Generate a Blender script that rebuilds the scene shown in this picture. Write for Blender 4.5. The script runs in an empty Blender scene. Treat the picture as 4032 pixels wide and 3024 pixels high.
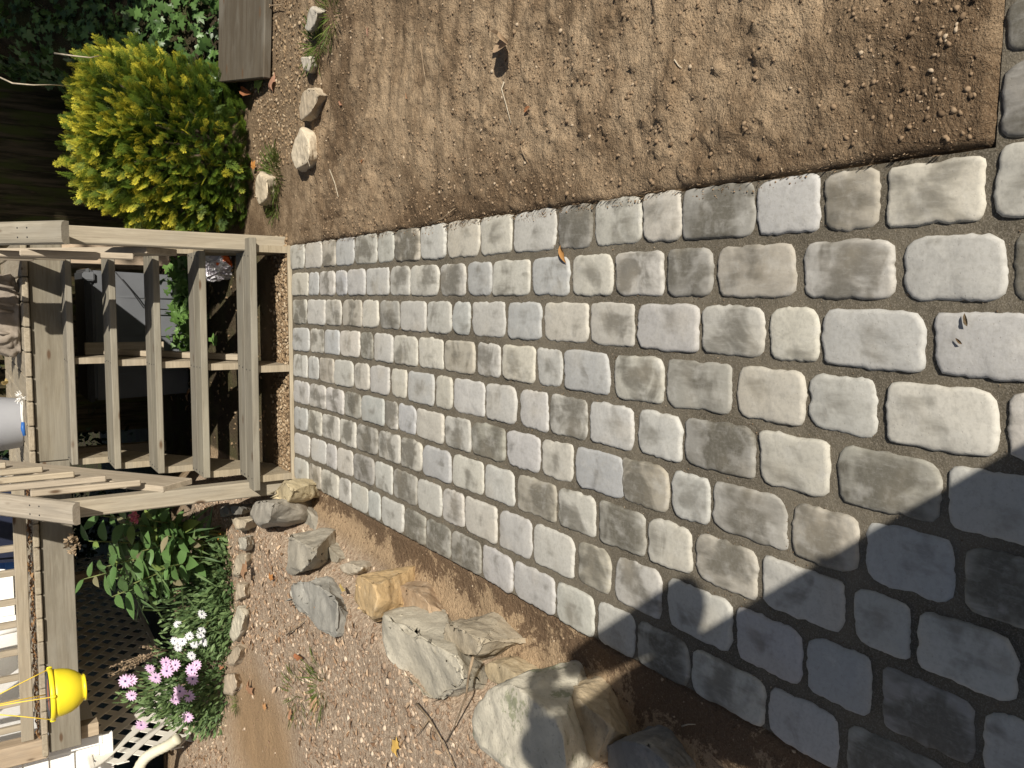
import bpy, bmesh, math, random
import numpy as np
from mathutils import Vector, Matrix, Quaternion, noise as mnoise

S = bpy.context.scene
COL = S.collection
random.seed(7)
RNG = np.random.default_rng(11)

# ------------------------------------------------------------------ camera (a phone held upright, picture stored sideways)
FPX, CAMH = 3300.0, 1.60
PITCH, YAW, ROLL = 0.58215, -0.11797, 0.05248


def cam_axes():
    cp, sp, cy, sy = math.cos(PITCH), math.sin(PITCH), math.cos(YAW), math.sin(YAW)
    fwd = np.array([sy * cp, cy * cp, -sp])
    right = np.array([cy, -sy, 0.0])
    down = np.cross(fwd, right)
    cr, sr = math.cos(ROLL), math.sin(ROLL)
    return cr * right + sr * down, -sr * right + cr * down, fwd


AX_R, AX_D, AX_F = cam_axes()
cam_data = bpy.data.cameras.new('camera')
cam = bpy.data.objects.new('camera', cam_data)
COL.objects.link(cam)
cam_data.sensor_width = 36.0
cam_data.lens = 36.0 * FPX / 4032.0
cam_data.clip_start = 0.05
cam_data.clip_end = 400.0
zc = -AX_F
cam.matrix_world = Matrix(((AX_D[0], AX_R[0], zc[0], 0.0), (AX_D[1], AX_R[1], zc[1], 0.0),
                           (AX_D[2], AX_R[2], zc[2], CAMH), (0, 0, 0, 1)))
S.camera = cam

# ------------------------------------------------------------------ daylight
SUN_TRAVEL = Vector((-0.60, 1.0, -0.714)).normalized()
world = bpy.data.worlds.new('World')
S.world = world
world.use_nodes = True
wn = world.node_tree.nodes
bg = wn['Background']
sky = wn.new('ShaderNodeTexSky')
sky.sky_type = 'NISHITA'
sky.sun_disc = False
sky.sun_elevation = math.asin(-SUN_TRAVEL.z)
sky.sun_rotation = math.atan2(-SUN_TRAVEL.x, -SUN_TRAVEL.y)
sky.dust_density = 1.5
world.node_tree.links.new(sky.outputs[0], bg.inputs[0])
bg.inputs[1].default_value = 0.043
sun_data = bpy.data.lights.new('sun', 'SUN')
sun_data.energy = 5.0
sun_data.angle = math.radians(0.55)
sun_data.color = (1.0, 0.94, 0.835)
sun = bpy.data.objects.new('sun', sun_data)
COL.objects.link(sun)
sun.location = (6, -8, 9)
sun.rotation_euler = SUN_TRAVEL.to_track_quat('-Z', 'Y').to_euler()
S.view_settings.view_transform = 'Standard'
S.view_settings.look = 'None'
S.view_settings.gamma = 1.0
S.view_settings.use_curve_mapping = False
S.view_settings.exposure = 0.36


# ------------------------------------------------------------------ where a spot of the photograph lies in the place
def ray(x, y):
    return (1512.0 - y) * AX_R + (x - 2016.0) * AX_D + FPX * AX_F


def onz(x, y, z=0.0):
    d = ray(x, y)
    t = (z - CAMH) / d[2]
    return Vector((d[0] * t, d[1] * t, z))


def ony(x, y, Y):
    d = ray(x, y)
    t = Y / d[1]
    return Vector((d[0] * t, Y, CAMH + d[2] * t))


# ------------------------------------------------------------------ helpers
def sstep(a, b, x):
    t = np.clip((x - a) / (b - a), 0, 1)
    return t * t * (3 - 2 * t)


def vnoise(x, y, seed=0):
    """smooth value noise on arrays"""
    xi = np.floor(x).astype(np.int64)
    yi = np.floor(y).astype(np.int64)
    xf, yf = x - xi, y - yi

    def h(a, b):
        n = (a * 374761393 + b * 668265263 + seed * 974711) & 0x7fffffff
        n = (n ^ (n >> 13)) * 1274126177 & 0x7fffffff
        return ((n ^ (n >> 16)) & 0xffff) / 65535.0
    u, v = xf * xf * (3 - 2 * xf), yf * yf * (3 - 2 * yf)
    a = h(xi, yi) * (1 - u) + h(xi + 1, yi) * u
    b = h(xi, yi + 1) * (1 - u) + h(xi + 1, yi + 1) * u
    return (a * (1 - v) + b * v) * 2 - 1


def fbm(x, y, octs=4, seed=0):
    s, a, f = 0, 1.0, 1.0
    for o in range(octs):
        s = s + a * vnoise(x * f, y * f, seed + o)
        a *= 0.5
        f *= 2.03
    return s


def mesh_np(name, V, F, smooth=False):
    """V (n,3); F list of index arrays all of one size"""
    me = bpy.data.meshes.new(name)
    V = np.asarray(V, dtype=np.float32)
    F = np.asarray(F, dtype=np.int32)
    k = F.shape[1]
    me.vertices.add(len(V))
    me.vertices.foreach_set('co', V.ravel())
    me.loops.add(F.size)
    me.loops.foreach_set('vertex_index', F.ravel())
    me.polygons.add(len(F))
    me.polygons.foreach_set('loop_start', np.arange(0, F.size, k, dtype=np.int32))
    if smooth:
        me.polygons.foreach_set('use_smooth', np.ones(len(F), dtype=bool))
    me.update(calc_edges=True)
    me.validate()
    return me


def mesh_py(name, V, F, smooth=False):
    me = bpy.data.meshes.new(name)
    me.from_pydata([tuple(v) for v in V], [], F)
    if smooth:
        for p in me.polygons:
            p.use_smooth = True
    me.update()
    return me


def attr_f(me, name, vals):
    a = me.attributes.new(name, 'FLOAT', 'POINT')
    a.data.foreach_set('value', np.asarray(vals, dtype=np.float32))


def link(name, me, mat=None, parent=None, loc=(0, 0, 0), rot=None, col=None):
    o = bpy.data.objects.new(name, me)
    COL.objects.link(o)
    if mat is not None and me is not None and len(me.materials) == 0:
        me.materials.append(mat)
    o.location = loc
    if rot is not None:
        o.rotation_euler = rot
    if parent is not None:
        o.parent = parent
    if col is not None:
        o.color = col if len(col) == 4 else (*col, 1.0)
    return o


def thing(name, label, cat, loc=(0, 0, 0), group=None, me=None, mat=None, col=None, rot=None):
    o = link(name, me, mat, None, loc, rot, col)
    o['label'] = label
    o['category'] = cat
    if group:
        o['group'] = group
    return o


def struct(name, me, mat, parent=None):
    o = link(name, me, mat, parent)
    if parent is None:
        o['kind'] = 'structure'
    return o


def stuff(name, me, mat, label=None, cat=None, parent=None):
    o = link(name, me, mat, parent)
    o['kind'] = 'stuff'
    if parent is None:
        o['label'] = label
        o['category'] = cat
    return o


_box = {}


def box_mesh(L, W, T, bev=0.004):
    key = (round(L, 4), round(W, 4), round(T, 4), bev)
    if key in _box:
        return _box[key].copy()
    bm = bmesh.new()
    bmesh.ops.create_cube(bm, size=1.0)
    for v in bm.verts:
        v.co = Vector((v.co.x * L, v.co.y * W, v.co.z * T))
    if bev:
        bmesh.ops.bevel(bm, geom=bm.edges[:], offset=min(bev, T * .3, W * .3), segments=1, affect='EDGES')
    me = bpy.data.meshes.new('board')
    bm.to_mesh(me)
    bm.free()
    _box[key] = me
    return me


def board(name, parent, a, b, w, t, up, mat, col=(.35, .29, .21), bev=0.004):
    """a board from a to b (centre line, world), width w, thickness t measured along up"""
    a, b = Vector(a), Vector(b)
    x = (b - a)
    L = x.length
    x.normalize()
    up = Vector(up)
    z = (up - x * up.dot(x)).normalized()
    y = z.cross(x)
    o = link(name, box_mesh(L, w, t, bev), mat, parent, col=col)
    m = Matrix((x, y, z)).transposed().to_4x4()
    m.translation = (a + b) / 2
    if parent is not None:
        m = Matrix.Translation(-parent.location) @ m
    o.matrix_local = m if parent is not None else o.matrix_local
    if parent is None:
        o.matrix_world = m
    return o


def tube(points, radii, seg=8, cap=True):
    """verts, faces of a tube along points"""
    P = [Vector(p) for p in points]
    V, F = [], []
    prev = None
    for i, p in enumerate(P):
        d = (P[min(i + 1, len(P) - 1)] - P[max(i - 1, 0)]).normalized()
        if prev is None:
            ref = Vector((0, 0, 1)) if abs(d.z) < .9 else Vector((1, 0, 0))
            n = d.cross(ref).normalized()
        else:
            n = (prev - d * prev.dot(d)).normalized()
        prev = n
        bnm = d.cross(n)
        r = radii[i] if hasattr(radii, '__len__') else radii
        for k in range(seg):
            a = 2 * math.pi * k / seg
            V.append(p + (n * math.cos(a) + bnm * math.sin(a)) * r)
    for i in range(len(P) - 1):
        for k in range(seg):
            F.append([i * seg + k, i * seg + (k + 1) % seg, (i + 1) * seg + (k + 1) % seg, (i + 1) * seg + k])
    if cap:
        F.append(list(range(seg))[::-1])
        F.append([(len(P) - 1) * seg + k for k in range(seg)])
    return V, F


def tube_mesh(points, radii, seg=8, name='tube'):
    V, F = tube(points, radii, seg)
    return mesh_py(name, V, F, True)


def lathe(profile, seg=40, name='lathe'):
    V, F = [], []
    for r, z in profile:
        for k in range(seg):
            a = 2 * math.pi * k / seg
            V.append((r * math.cos(a), r * math.sin(a), z))
    for i in range(len(profile) - 1):
        for k in range(seg):
            F.append([i * seg + k, i * seg + (k + 1) % seg, (i + 1) * seg + (k + 1) % seg, (i + 1) * seg + k])
    return mesh_py(name, V, F, True)


def scatter(T, F, pos, xdir, nrm, scale, tint=None, vt=None):
    """copies of a template T (m,3) with faces F at pos (n,3): x along xdir, z along nrm. returns V, faces, tint"""
    T = np.asarray(T, float)
    F = np.asarray(F, int)
    n, m = len(pos), len(T)
    xd = xdir / np.linalg.norm(xdir, axis=1, keepdims=True)
    z = nrm - (nrm * xd).sum(1, keepdims=True) * xd
    z /= np.linalg.norm(z, axis=1, keepdims=True) + 1e-9
    y = np.cross(z, xd)
    sc = np.asarray(scale, float)
    if sc.ndim == 1:
        sc = np.stack([sc] * 3, 1)
    V = (pos[:, None, :] + T[None, :, 0:1] * sc[:, None, 0:1] * xd[:, None, :]
         + T[None, :, 1:2] * sc[:, None, 1:2] * y[:, None, :] + T[None, :, 2:3] * sc[:, None, 2:3] * z[:, None, :])
    FF = (F[None] + (np.arange(n) * m)[:, None, None]).reshape(-1, F.shape[1])
    tt = None
    if tint is not None:
        tt = np.repeat(tint, m)
        if vt is not None:
            tt = tt + np.tile(np.asarray(vt, float), n)
    return V.reshape(-1, 3), FF, tt


def unit(n):
    v = RNG.normal(size=(n, 3))
    return v / np.linalg.norm(v, axis=1, keepdims=True)


# ------------------------------------------------------------------ materials
class NT:
    def __init__(self, name, rough=0.8, spec=0.3):
        self.m = bpy.data.materials.new(name)
        self.m.use_nodes = True
        self.t = self.m.node_tree
        self.n = self.t.nodes
        self.p = self.n['Principled BSDF']
        self.out = self.n['Material Output']
        self.p.inputs['Roughness'].default_value = rough
        self.p.inputs['Specular IOR Level'].default_value = spec

    def link(self, a, b):
        self.t.links.new(a, b)

    def inp(self, sock, v):
        if hasattr(v, 'is_linked') or isinstance(v, bpy.types.NodeSocket):
            self.link(v, sock)
        else:
            if isinstance(v, (tuple, list)) and len(v) == 3 and sock.type == 'RGBA':
                v = (*v, 1)
            sock.default_value = v

    def math(self, op, a, b=0.0, clamp=False):
        k = self.n.new('ShaderNodeMath')
        k.operation = op
        k.use_clamp = clamp
        self.inp(k.inputs[0], a)
        self.inp(k.inputs[1], b)
        return k.outputs[0]

    def mix(self, f, a, b, mode='MIX'):
        k = self.n.new('ShaderNodeMix')
        k.data_type = 'RGBA'
        k.blend_type = mode
        self.inp(k.inputs[0], f)
        self.inp(k.inputs[6], a)
        self.inp(k.inputs[7], b)
        return k.outputs[2]

    def coord(self, which='Object', scale=(1, 1, 1), offset=None):
        k = self.n.new('ShaderNodeTexCoord')
        mp = self.n.new('ShaderNodeMapping')
        self.link(k.outputs[which], mp.inputs[0])
        mp.inputs['Scale'].default_value = scale
        if offset is not None:
            self.link(offset, mp.inputs['Location'])
        return mp.outputs[0]

    def noise(self, vec, scale, detail=3, rough=0.55, dist=0.0):
        k = self.n.new('ShaderNodeTexNoise')
        self.link(vec, k.inputs['Vector'])
        k.inputs['Scale'].default_value = scale
        k.inputs['Detail'].default_value = detail
        k.inputs['Roughness'].default_value = rough
        k.inputs['Distortion'].default_value = dist
        return k.outputs[0]

    def voro(self, vec, scale, feature='F1', out=0):
        k = self.n.new('ShaderNodeTexVoronoi')
        k.feature = feature
        self.link(vec, k.inputs['Vector'])
        k.inputs['Scale'].default_value = scale
        return k.outputs[out]

    def ramp(self, f, a, b, smooth=True):
        k = self.n.new('ShaderNodeMapRange')
        k.interpolation_type = 'SMOOTHSTEP' if smooth else 'LINEAR'
        self.inp(k.inputs[0], f)
        self.inp(k.inputs[1], a)
        self.inp(k.inputs[2], b)
        return k.outputs[0]

    def attr(self, name):
        k = self.n.new('ShaderNodeAttribute')
        k.attribute_name = name
        return k.outputs['Fac']

    def info(self, which):
        k = self.n.new('ShaderNodeObjectInfo')
        return k.outputs[which]

    def rnd_off(self, s=50.0):
        """a per-object offset for texture coordinates"""
        k = self.n.new('ShaderNodeCombineXYZ')
        r = self.info('Random')
        for i, f in enumerate((s, s * 1.7, s * 2.3)):
            self.link(self.math('MULTIPLY', r, f), k.inputs[i])
        return k.outputs[0]

    def bump(self, h, strength=0.5, dist=0.01, nrm=None):
        k = self.n.new('ShaderNodeBump')
        k.inputs['Strength'].default_value = strength
        k.inputs['Distance'].default_value = dist
        self.link(h, k.inputs['Height'])
        if nrm is not None:
            self.link(nrm, k.inputs['Normal'])
        return k.outputs[0]

    def done(self, col=None, nrm=None, rough=None):
        if col is not None:
            self.inp(self.p.inputs['Base Color'], col)
        if nrm is not None:
            self.link(nrm, self.p.inputs['Normal'])
        if rough is not None:
            self.inp(self.p.inputs['Roughness'], rough)
        return self.m


def plain(name, col, rough=0.6, var=0.12, scale=12.0, bump=0.15, spec=0.3):
    t = NT(name, rough, spec)
    v = t.coord('Object')
    n = t.noise(v, scale, 4)
    c = t.mix(t.ramp(n, .3, .7), tuple(x * (1 - var) for x in col), tuple(min(1, x * (1 + var)) for x in col))
    return t.done(c, t.bump(t.noise(v, scale * 6, 3), bump, .004) if bump else None)


def mat_paver():
    t = NT('cobble_concrete', .88, .25)
    v = t.coord('Object', offset=t.rnd_off())
    base = t.info('Color')
    stain = t.info('Alpha')
    big = t.noise(v, 9.0, 3, .55, .6)
    streak = t.noise(t.coord('Object', (14, 3.0, 14), t.rnd_off(31)), 2.2, 4, .6)
    fine = t.noise(v, 95.0, 4, .7)
    ln = t.n.new('ShaderNodeVectorMath')
    ln.operation = 'LENGTH'
    t.link(t.coord('Object'), ln.inputs[0])
    rad = t.math('MULTIPLY', ln.outputs['Value'], 10.0)
    k = t.math('ADD', t.math('MULTIPLY', big, .80), t.math('MULTIPLY', streak, .34))
    k = t.math('ADD', k, t.math('MULTIPLY', t.math('SUBTRACT', .62, rad), .20))
    lo = t.math('SUBTRACT', .76, t.math('MULTIPLY', stain, .40))
    m = t.ramp(k, lo, t.math('ADD', lo, .22))
    m = t.math('MULTIPLY', m, t.math('ADD', .45, t.math('MULTIPLY', stain, .45)), True)
    c = t.mix(m, base, (.092, .083, .063))
    # pale bloom and warm blotches
    pale = t.ramp(t.noise(v, 17.0, 4, .6), .52, .74)
    c = t.mix(t.math('MULTIPLY', pale, .34), c, (.53, .515, .48))
    warm = t.ramp(t.noise(v, 6.0, 2), .5, .75)
    c = t.mix(t.math('MULTIPLY', warm, .22), c, (.43, .37, .275))
    c = t.mix(t.math('MULTIPLY', t.ramp(fine, .42, .70), .34), c, (.25, .235, .205))
    c = t.mix(t.math('MULTIPLY', t.ramp(t.noise(t.coord('Object', (60, 14, 30), t.rnd_off(17)), 1.6, 4, .7), .5, .72), .13), c, (.58, .565, .53))
    pit = t.ramp(t.voro(v, 75.0), .0, .16)
    c = t.mix(pit, t.mix(.45, c, (.2, .18, .15)), c)
    h = t.math('ADD', t.noise(v, 42.0, 5, .65), t.math('MULTIPLY', pit, .35))
    nb = t.bump(h, .30, .004, t.bump(t.noise(v, 16.0, 4), .18, .010))
    return t.done(c, nb)


def mat_joint():
    t = NT('joint_sand', .95, .15)
    v = t.coord('Object')
    g = t.noise(v, 300.0, 3, .8)
    c = t.mix(t.ramp(t.noise(v, 3.0, 3), .35, .65), (.095, .081, .059), (.155, .134, .10))
    c = t.mix(t.ramp(g, .45, .72), c, (.25, .22, .175))
    return t.done(c, t.bump(g, .6, .004, t.bump(t.noise(v, 30, 3), .4, .01)))


def mat_ground():
    t = NT('garden_soil', .97, .12)
    v = t.coord('Object')
    n1 = t.noise(v, 1.1, 4, .6)
    n2 = t.noise(v, 6.5, 5, .65)
    n3 = t.noise(v, 48.0, 4, .7)
    n4 = t.noise(v, 190.0, 3, .75)
    # dug bed on the right
    c = t.mix(t.ramp(n2, .35, .68), (.385, .285, .185), (.285, .203, .127))
    damp = t.math('ADD', t.attr('damp'), t.math('MULTIPLY', t.ramp(t.math('ADD', t.math('MULTIPLY', n1, .6), t.math('MULTIPLY', n2, .45)), .46, .62), .62), True)
    c = t.mix(damp, c, (.140, .094, .056))
    # trodden strip on the left: dark, with crusts of pale dry silt
    crust = t.ramp(t.math('ADD', t.math('ADD', t.math('MULTIPLY', t.noise(v, 5.0, 7, .78, .5), .85), t.math('MULTIPLY', n3, .22)), t.math('MULTIPLY', t.attr('crust'), .085)), .525, .58)
    left = t.mix(crust, t.mix(n3, (.135, .088, .054), (.190, .128, .080)), (.41, .295, .185))
    c = t.mix(t.attr('strip'), c, left)
    mul = t.mix(t.ramp(n3, .35, .65), (.31, .225, .16), (.50, .40, .30))
    c = t.mix(t.attr('mulch'), c, mul)
    c = t.mix(t.attr('sand'), c, t.mix(n2, (.40, .27, .155), (.30, .2, .115)))
    c = t.mix(t.attr('gravel'), c, t.mix(t.ramp(n3, .4, .65), (.15, .105, .065), (.28, .2, .125)))
    moss_shade = t.mix(t.ramp(t.noise(v, 4.0, 4), .4, .62), (.030, .024, .015), (.035, .042, .014))  # mossy ground tone, darkened further to paint in deep shade
    c = t.mix(t.attr('shady'), c, moss_shade)
    c = t.mix(t.math('MULTIPLY', t.ramp(n4, .5, .75), .35), c, (.46, .36, .24))
    c = t.mix(t.math('MULTIPLY', t.ramp(n4, .5, .28), .5), c, (.085, .055, .03))
    nb = t.bump(n4, .55, .008, t.bump(n3, .85, .022, t.bump(n2, .6, .03)))
    return t.done(c, nb)


def mat_wood():
    t = NT('weathered_timber', .86, .2)
    off = t.rnd_off()
    v = t.coord('Object', (1.6, 22, 22), off)
    vf = t.coord('Object', (4, 150, 150), off)
    g = t.noise(v, 1.6, 4, .6, 1.2)
    f = t.noise(vf, 1.0, 3, .6)
    base = t.info('Color')
    c = t.mix(t.ramp(g, .30, .72), t.mix(.36, base, (.10, .08, .056)), t.mix(.12, base, (.40, .37, .30)))
    c = t.mix(t.math('MULTIPLY', t.ramp(f, .55, .76), .5), c, (.12, .09, .06))
    grey = t.ramp(t.noise(t.coord('Object', (2, 6, 6), off), 1.4, 3), .45, .7)
    c = t.mix(t.math('MULTIPLY', grey, .55), c, t.mix(.62, base, (.235, .222, .19)))
    wea = t.ramp(t.noise(t.coord('Object', (1.2, 3, 3), off), 2.6, 4, .65), .42, .68)
    c = t.mix(t.math('MULTIPLY', wea, .38), c, t.mix(.5, base, (.07, .058, .042)))
    knot = t.voro(t.coord('Object', (3.2, 9, 9), off), 1.0)
    c = t.mix(t.ramp(knot, .14, .05), c, (.10, .065, .04))
    return t.done(c, t.bump(f, .3, .003, t.bump(g, .3, .006)))


def mat_rock():
    t = NT('field_stone', .9, .25)
    off = t.rnd_off()
    v = t.coord('Object', (1, 1, 1), off)
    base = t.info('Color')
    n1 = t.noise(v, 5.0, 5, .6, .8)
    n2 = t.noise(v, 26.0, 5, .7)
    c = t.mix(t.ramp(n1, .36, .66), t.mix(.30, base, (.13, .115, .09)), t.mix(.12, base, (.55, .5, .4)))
    c = t.mix(t.math('MULTIPLY', t.ramp(n2, .5, .74), .45), c, t.mix(.5, base, (.6, .57, .48)))
    c = t.mix(t.math('MULTIPLY', t.ramp(t.noise(v, 70, 3, .7), .56, .7), .35), c, (.09, .08, .065))
    lay = t.noise(t.coord('Object', (2, 3, 16), off), 2.0, 4, .6, .6)
    c = t.mix(t.math('MULTIPLY', t.ramp(lay, .55, .68), .16), c, (.17, .15, .12))
    lich = t.math('MULTIPLY', t.ramp(t.noise(v, 9.0, 6, .75), .56, .63), t.info('Alpha'))
    c = t.mix(lich, c, (.20, .215, .125))
    nb = t.bump(n2, .5, .010, t.bump(lay, .15, .015, t.bump(t.noise(v, 90, 3), .3, .004)))
    return t.done(c, nb)


def mat_leaf(name, dark, light, tip=None, trans=.35, rough=.5, spec=.35, usecol=False):
    """tint attribute 0..1 runs dark to light; over 1 goes to the tip colour"""
    t = NT(name, rough, spec)
    if usecol:
        v = t.coord('Object', (1, 1, 1), t.rnd_off())
        c = t.mix(t.ramp(t.noise(v, 30, 3), .35, .7), t.info('Color'), t.mix(.45, t.info('Color'), light))
        c = t.mix(t.math('MULTIPLY', t.info('Random'), .35), c, dark)
    else:
        a = t.attr('tint')
        c = t.mix(t.ramp(a, 0.0, 1.0, False), dark, light)
        if tip:
            c = t.mix(t.ramp(a, 1.0, 2.0, False), c, tip)
    t.done(c)
    tr = t.n.new('ShaderNodeBsdfTranslucent')
    t.inp(tr.inputs[0], c)
    mx = t.n.new('ShaderNodeMixShader')
    mx.inputs[0].default_value = trans
    t.link(t.p.outputs[0], mx.inputs[1])
    t.link(tr.outputs[0], mx.inputs[2])
    t.link(mx.outputs[0], t.out.inputs[0])
    return t.m


def mat_chip(name, a, b, c3):
    t = NT(name, .92, .2)
    k = t.attr('tint')
    c = t.mix(t.ramp(k, 0, .6, False), a, b)
    c = t.mix(t.ramp(k, .6, 1.0, False), c, c3)
    return t.done(c, t.bump(t.noise(t.coord('Object'), 140, 3), .3, .003))


def mat_fence():
    t = NT('mossy_dark_board', .95, .1)
    off = t.rnd_off()
    s = t.noise(t.coord('Object', (1.1, 14, 14), off), 1.6, 5, .65)
    m = t.noise(t.coord('Object', (1.5, 5, 5), off), 1.3, 4)
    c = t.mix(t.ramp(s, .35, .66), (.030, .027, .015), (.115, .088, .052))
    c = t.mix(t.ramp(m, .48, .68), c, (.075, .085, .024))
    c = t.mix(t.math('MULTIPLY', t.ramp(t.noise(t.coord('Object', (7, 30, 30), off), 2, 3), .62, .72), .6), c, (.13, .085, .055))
    return t.done(c, t.bump(s, .5, .01))


def mat_siding():
    t = NT('white_vinyl', .55, .35)
    v = t.coord('Object', (2, 30, 30))
    return t.done(t.mix(t.ramp(t.noise(v, 2, 3), .3, .7), (.74, .73, .70), (.80, .79, .77)), t.bump(t.noise(v, 4, 2), .1, .003))


def mat_bag():
    t = NT('clear_plastic_film', .12, .6)
    v = t.coord('Object')
    n = t.noise(v, 14, 4, .6, 1.5)
    c = t.mix(t.ramp(n, .45, .55), (.55, .52, .58), (.85, .85, .88))
    c = t.mix(t.ramp(t.noise(v, 7, 2), .58, .62), c, (.8, .16, .04))
    return t.done(c, t.bump(n, .8, .02))


M = dict(
    paver=mat_paver(), joint=mat_joint(), ground=mat_ground(), wood=mat_wood(), rock=mat_rock(), fence=mat_fence(),
    siding=mat_siding(), film=mat_bag(),
    pebble=mat_chip('pebble_stone', (.105, .070, .042), (.245, .172, .108), (.42, .335, .24)),
    chip=mat_chip('bark_and_stone_chip', (.22, .145, .095), (.45, .345, .25), (.56, .46, .35)),
    gravel=mat_chip('river_gravel', (.17, .115, .068), (.30, .215, .13), (.42, .34, .24)),
    ivy=mat_leaf('ivy_leaf', (.034, .070, .022), (.115, .205, .055), trans=.2, rough=.40),
    conifer=mat_leaf('golden_cypress', (.020, .055, .008), (.120, .180, .016), (.80, .69, .07), trans=.30, rough=.6),
    mound=mat_leaf('daisy_foliage', (.055, .105, .038), (.20, .29, .115), trans=.3, rough=.55),
    bushleaf=mat_leaf('lance_leaf', (.030, .080, .022), (.17, .25, .085), trans=.3, rough=.45, usecol=True),
    hedge=mat_leaf('evergreen_leaf', (.010, .022, .008), (.035, .065, .018), trans=.2),
    grass=mat_leaf('grass_blade', (.07, .12, .02), (.20, .25, .06), trans=.35),
    fall=mat_leaf('dry_leaf', (.16, .07, .025), (.5, .36, .2), trans=.25, usecol=True, rough=.7),
    petal_w=mat_leaf('white_petal', (.6, .6, .6), (.82, .82, .84), trans=.3),
    petal_p=mat_leaf('pink_petal', (.62, .36, .60), (.84, .64, .82), trans=.3),
    eye=plain('flower_eye', (.035, .02, .09), .7),
    pinkhead=plain('dusty_pink_floret', (.55, .16, .20), .7, .3, 60),
    stem=plain('green_stem', (.13, .15, .05), .7, .3, 20),
    twig=plain('dry_twig', (.27, .20, .13), .85, .35, 20),
    palewood=plain('pale_twig', (.42, .36, .27), .85, .25, 20),
    bark=plain('tree_bark', (.07, .05, .035), .95, .4, 6, .8),
    yellow=plain('yellow_plastic', (.78, .64, .025), .42, .04, 3, 0, .4),
    liner=plain('dark_pot_liner', (.07, .07, .075), .8),
    terracotta=plain('terracotta', (.42, .13, .06), .8),
    cord=plain('yellow_cord', (.75, .56, .08), .6),
    white=plain('white_plastic', (.78, .77, .74), .45, .05, 4, 0),
    cream=plain('cream_aluminium', (.60, .57, .44), .45, .08, 6, .05),
    lattice=plain('white_lattice', (.70, .67, .60), .6, .08, 9, .1),
    greybin=plain('grey_resin', (.115, .12, .13), .55, .1, 4, .05),
    darkbin=plain('dark_resin', (.05, .052, .056), .6, .1, 4, .05),
    canvas=plain('taupe_canvas', (.30, .255, .21), .9, .25, 9, .5),
    bucket=plain('grey_bucket_plastic', (.36, .37, .40), .5, .06, 5, 0),
    blue=plain('blue_plastic', (.03, .12, .38), .45, .06, 5, 0),
    navy=plain('navy_vinyl', (.012, .016, .035), .5, .2, 5, .1),
    red=plain('red_print', (.6, .03, .04), .5, .05, 5, 0),
    iron=plain('black_iron', (.02, .02, .022), .5, .1, 20, .1),
    skin=plain('skin', (.45, .27, .19), .55, .06, 20, 0),
    shirt=plain('blue_cotton', (.06, .09, .18), .9, .15, 30, .3),
    denim=plain('denim', (.05, .07, .13), .95, .2, 60, .3),
    hair=plain('brown_hair', (.05, .03, .02), .7, .3, 60, .5),
    glass=plain('dark_phone_glass', (.015, .015, .017), .15, .05, 5, 0),
    dung=plain('dark_bark_crumb', (.06, .045, .03), .9, .3, 60),
)
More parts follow.
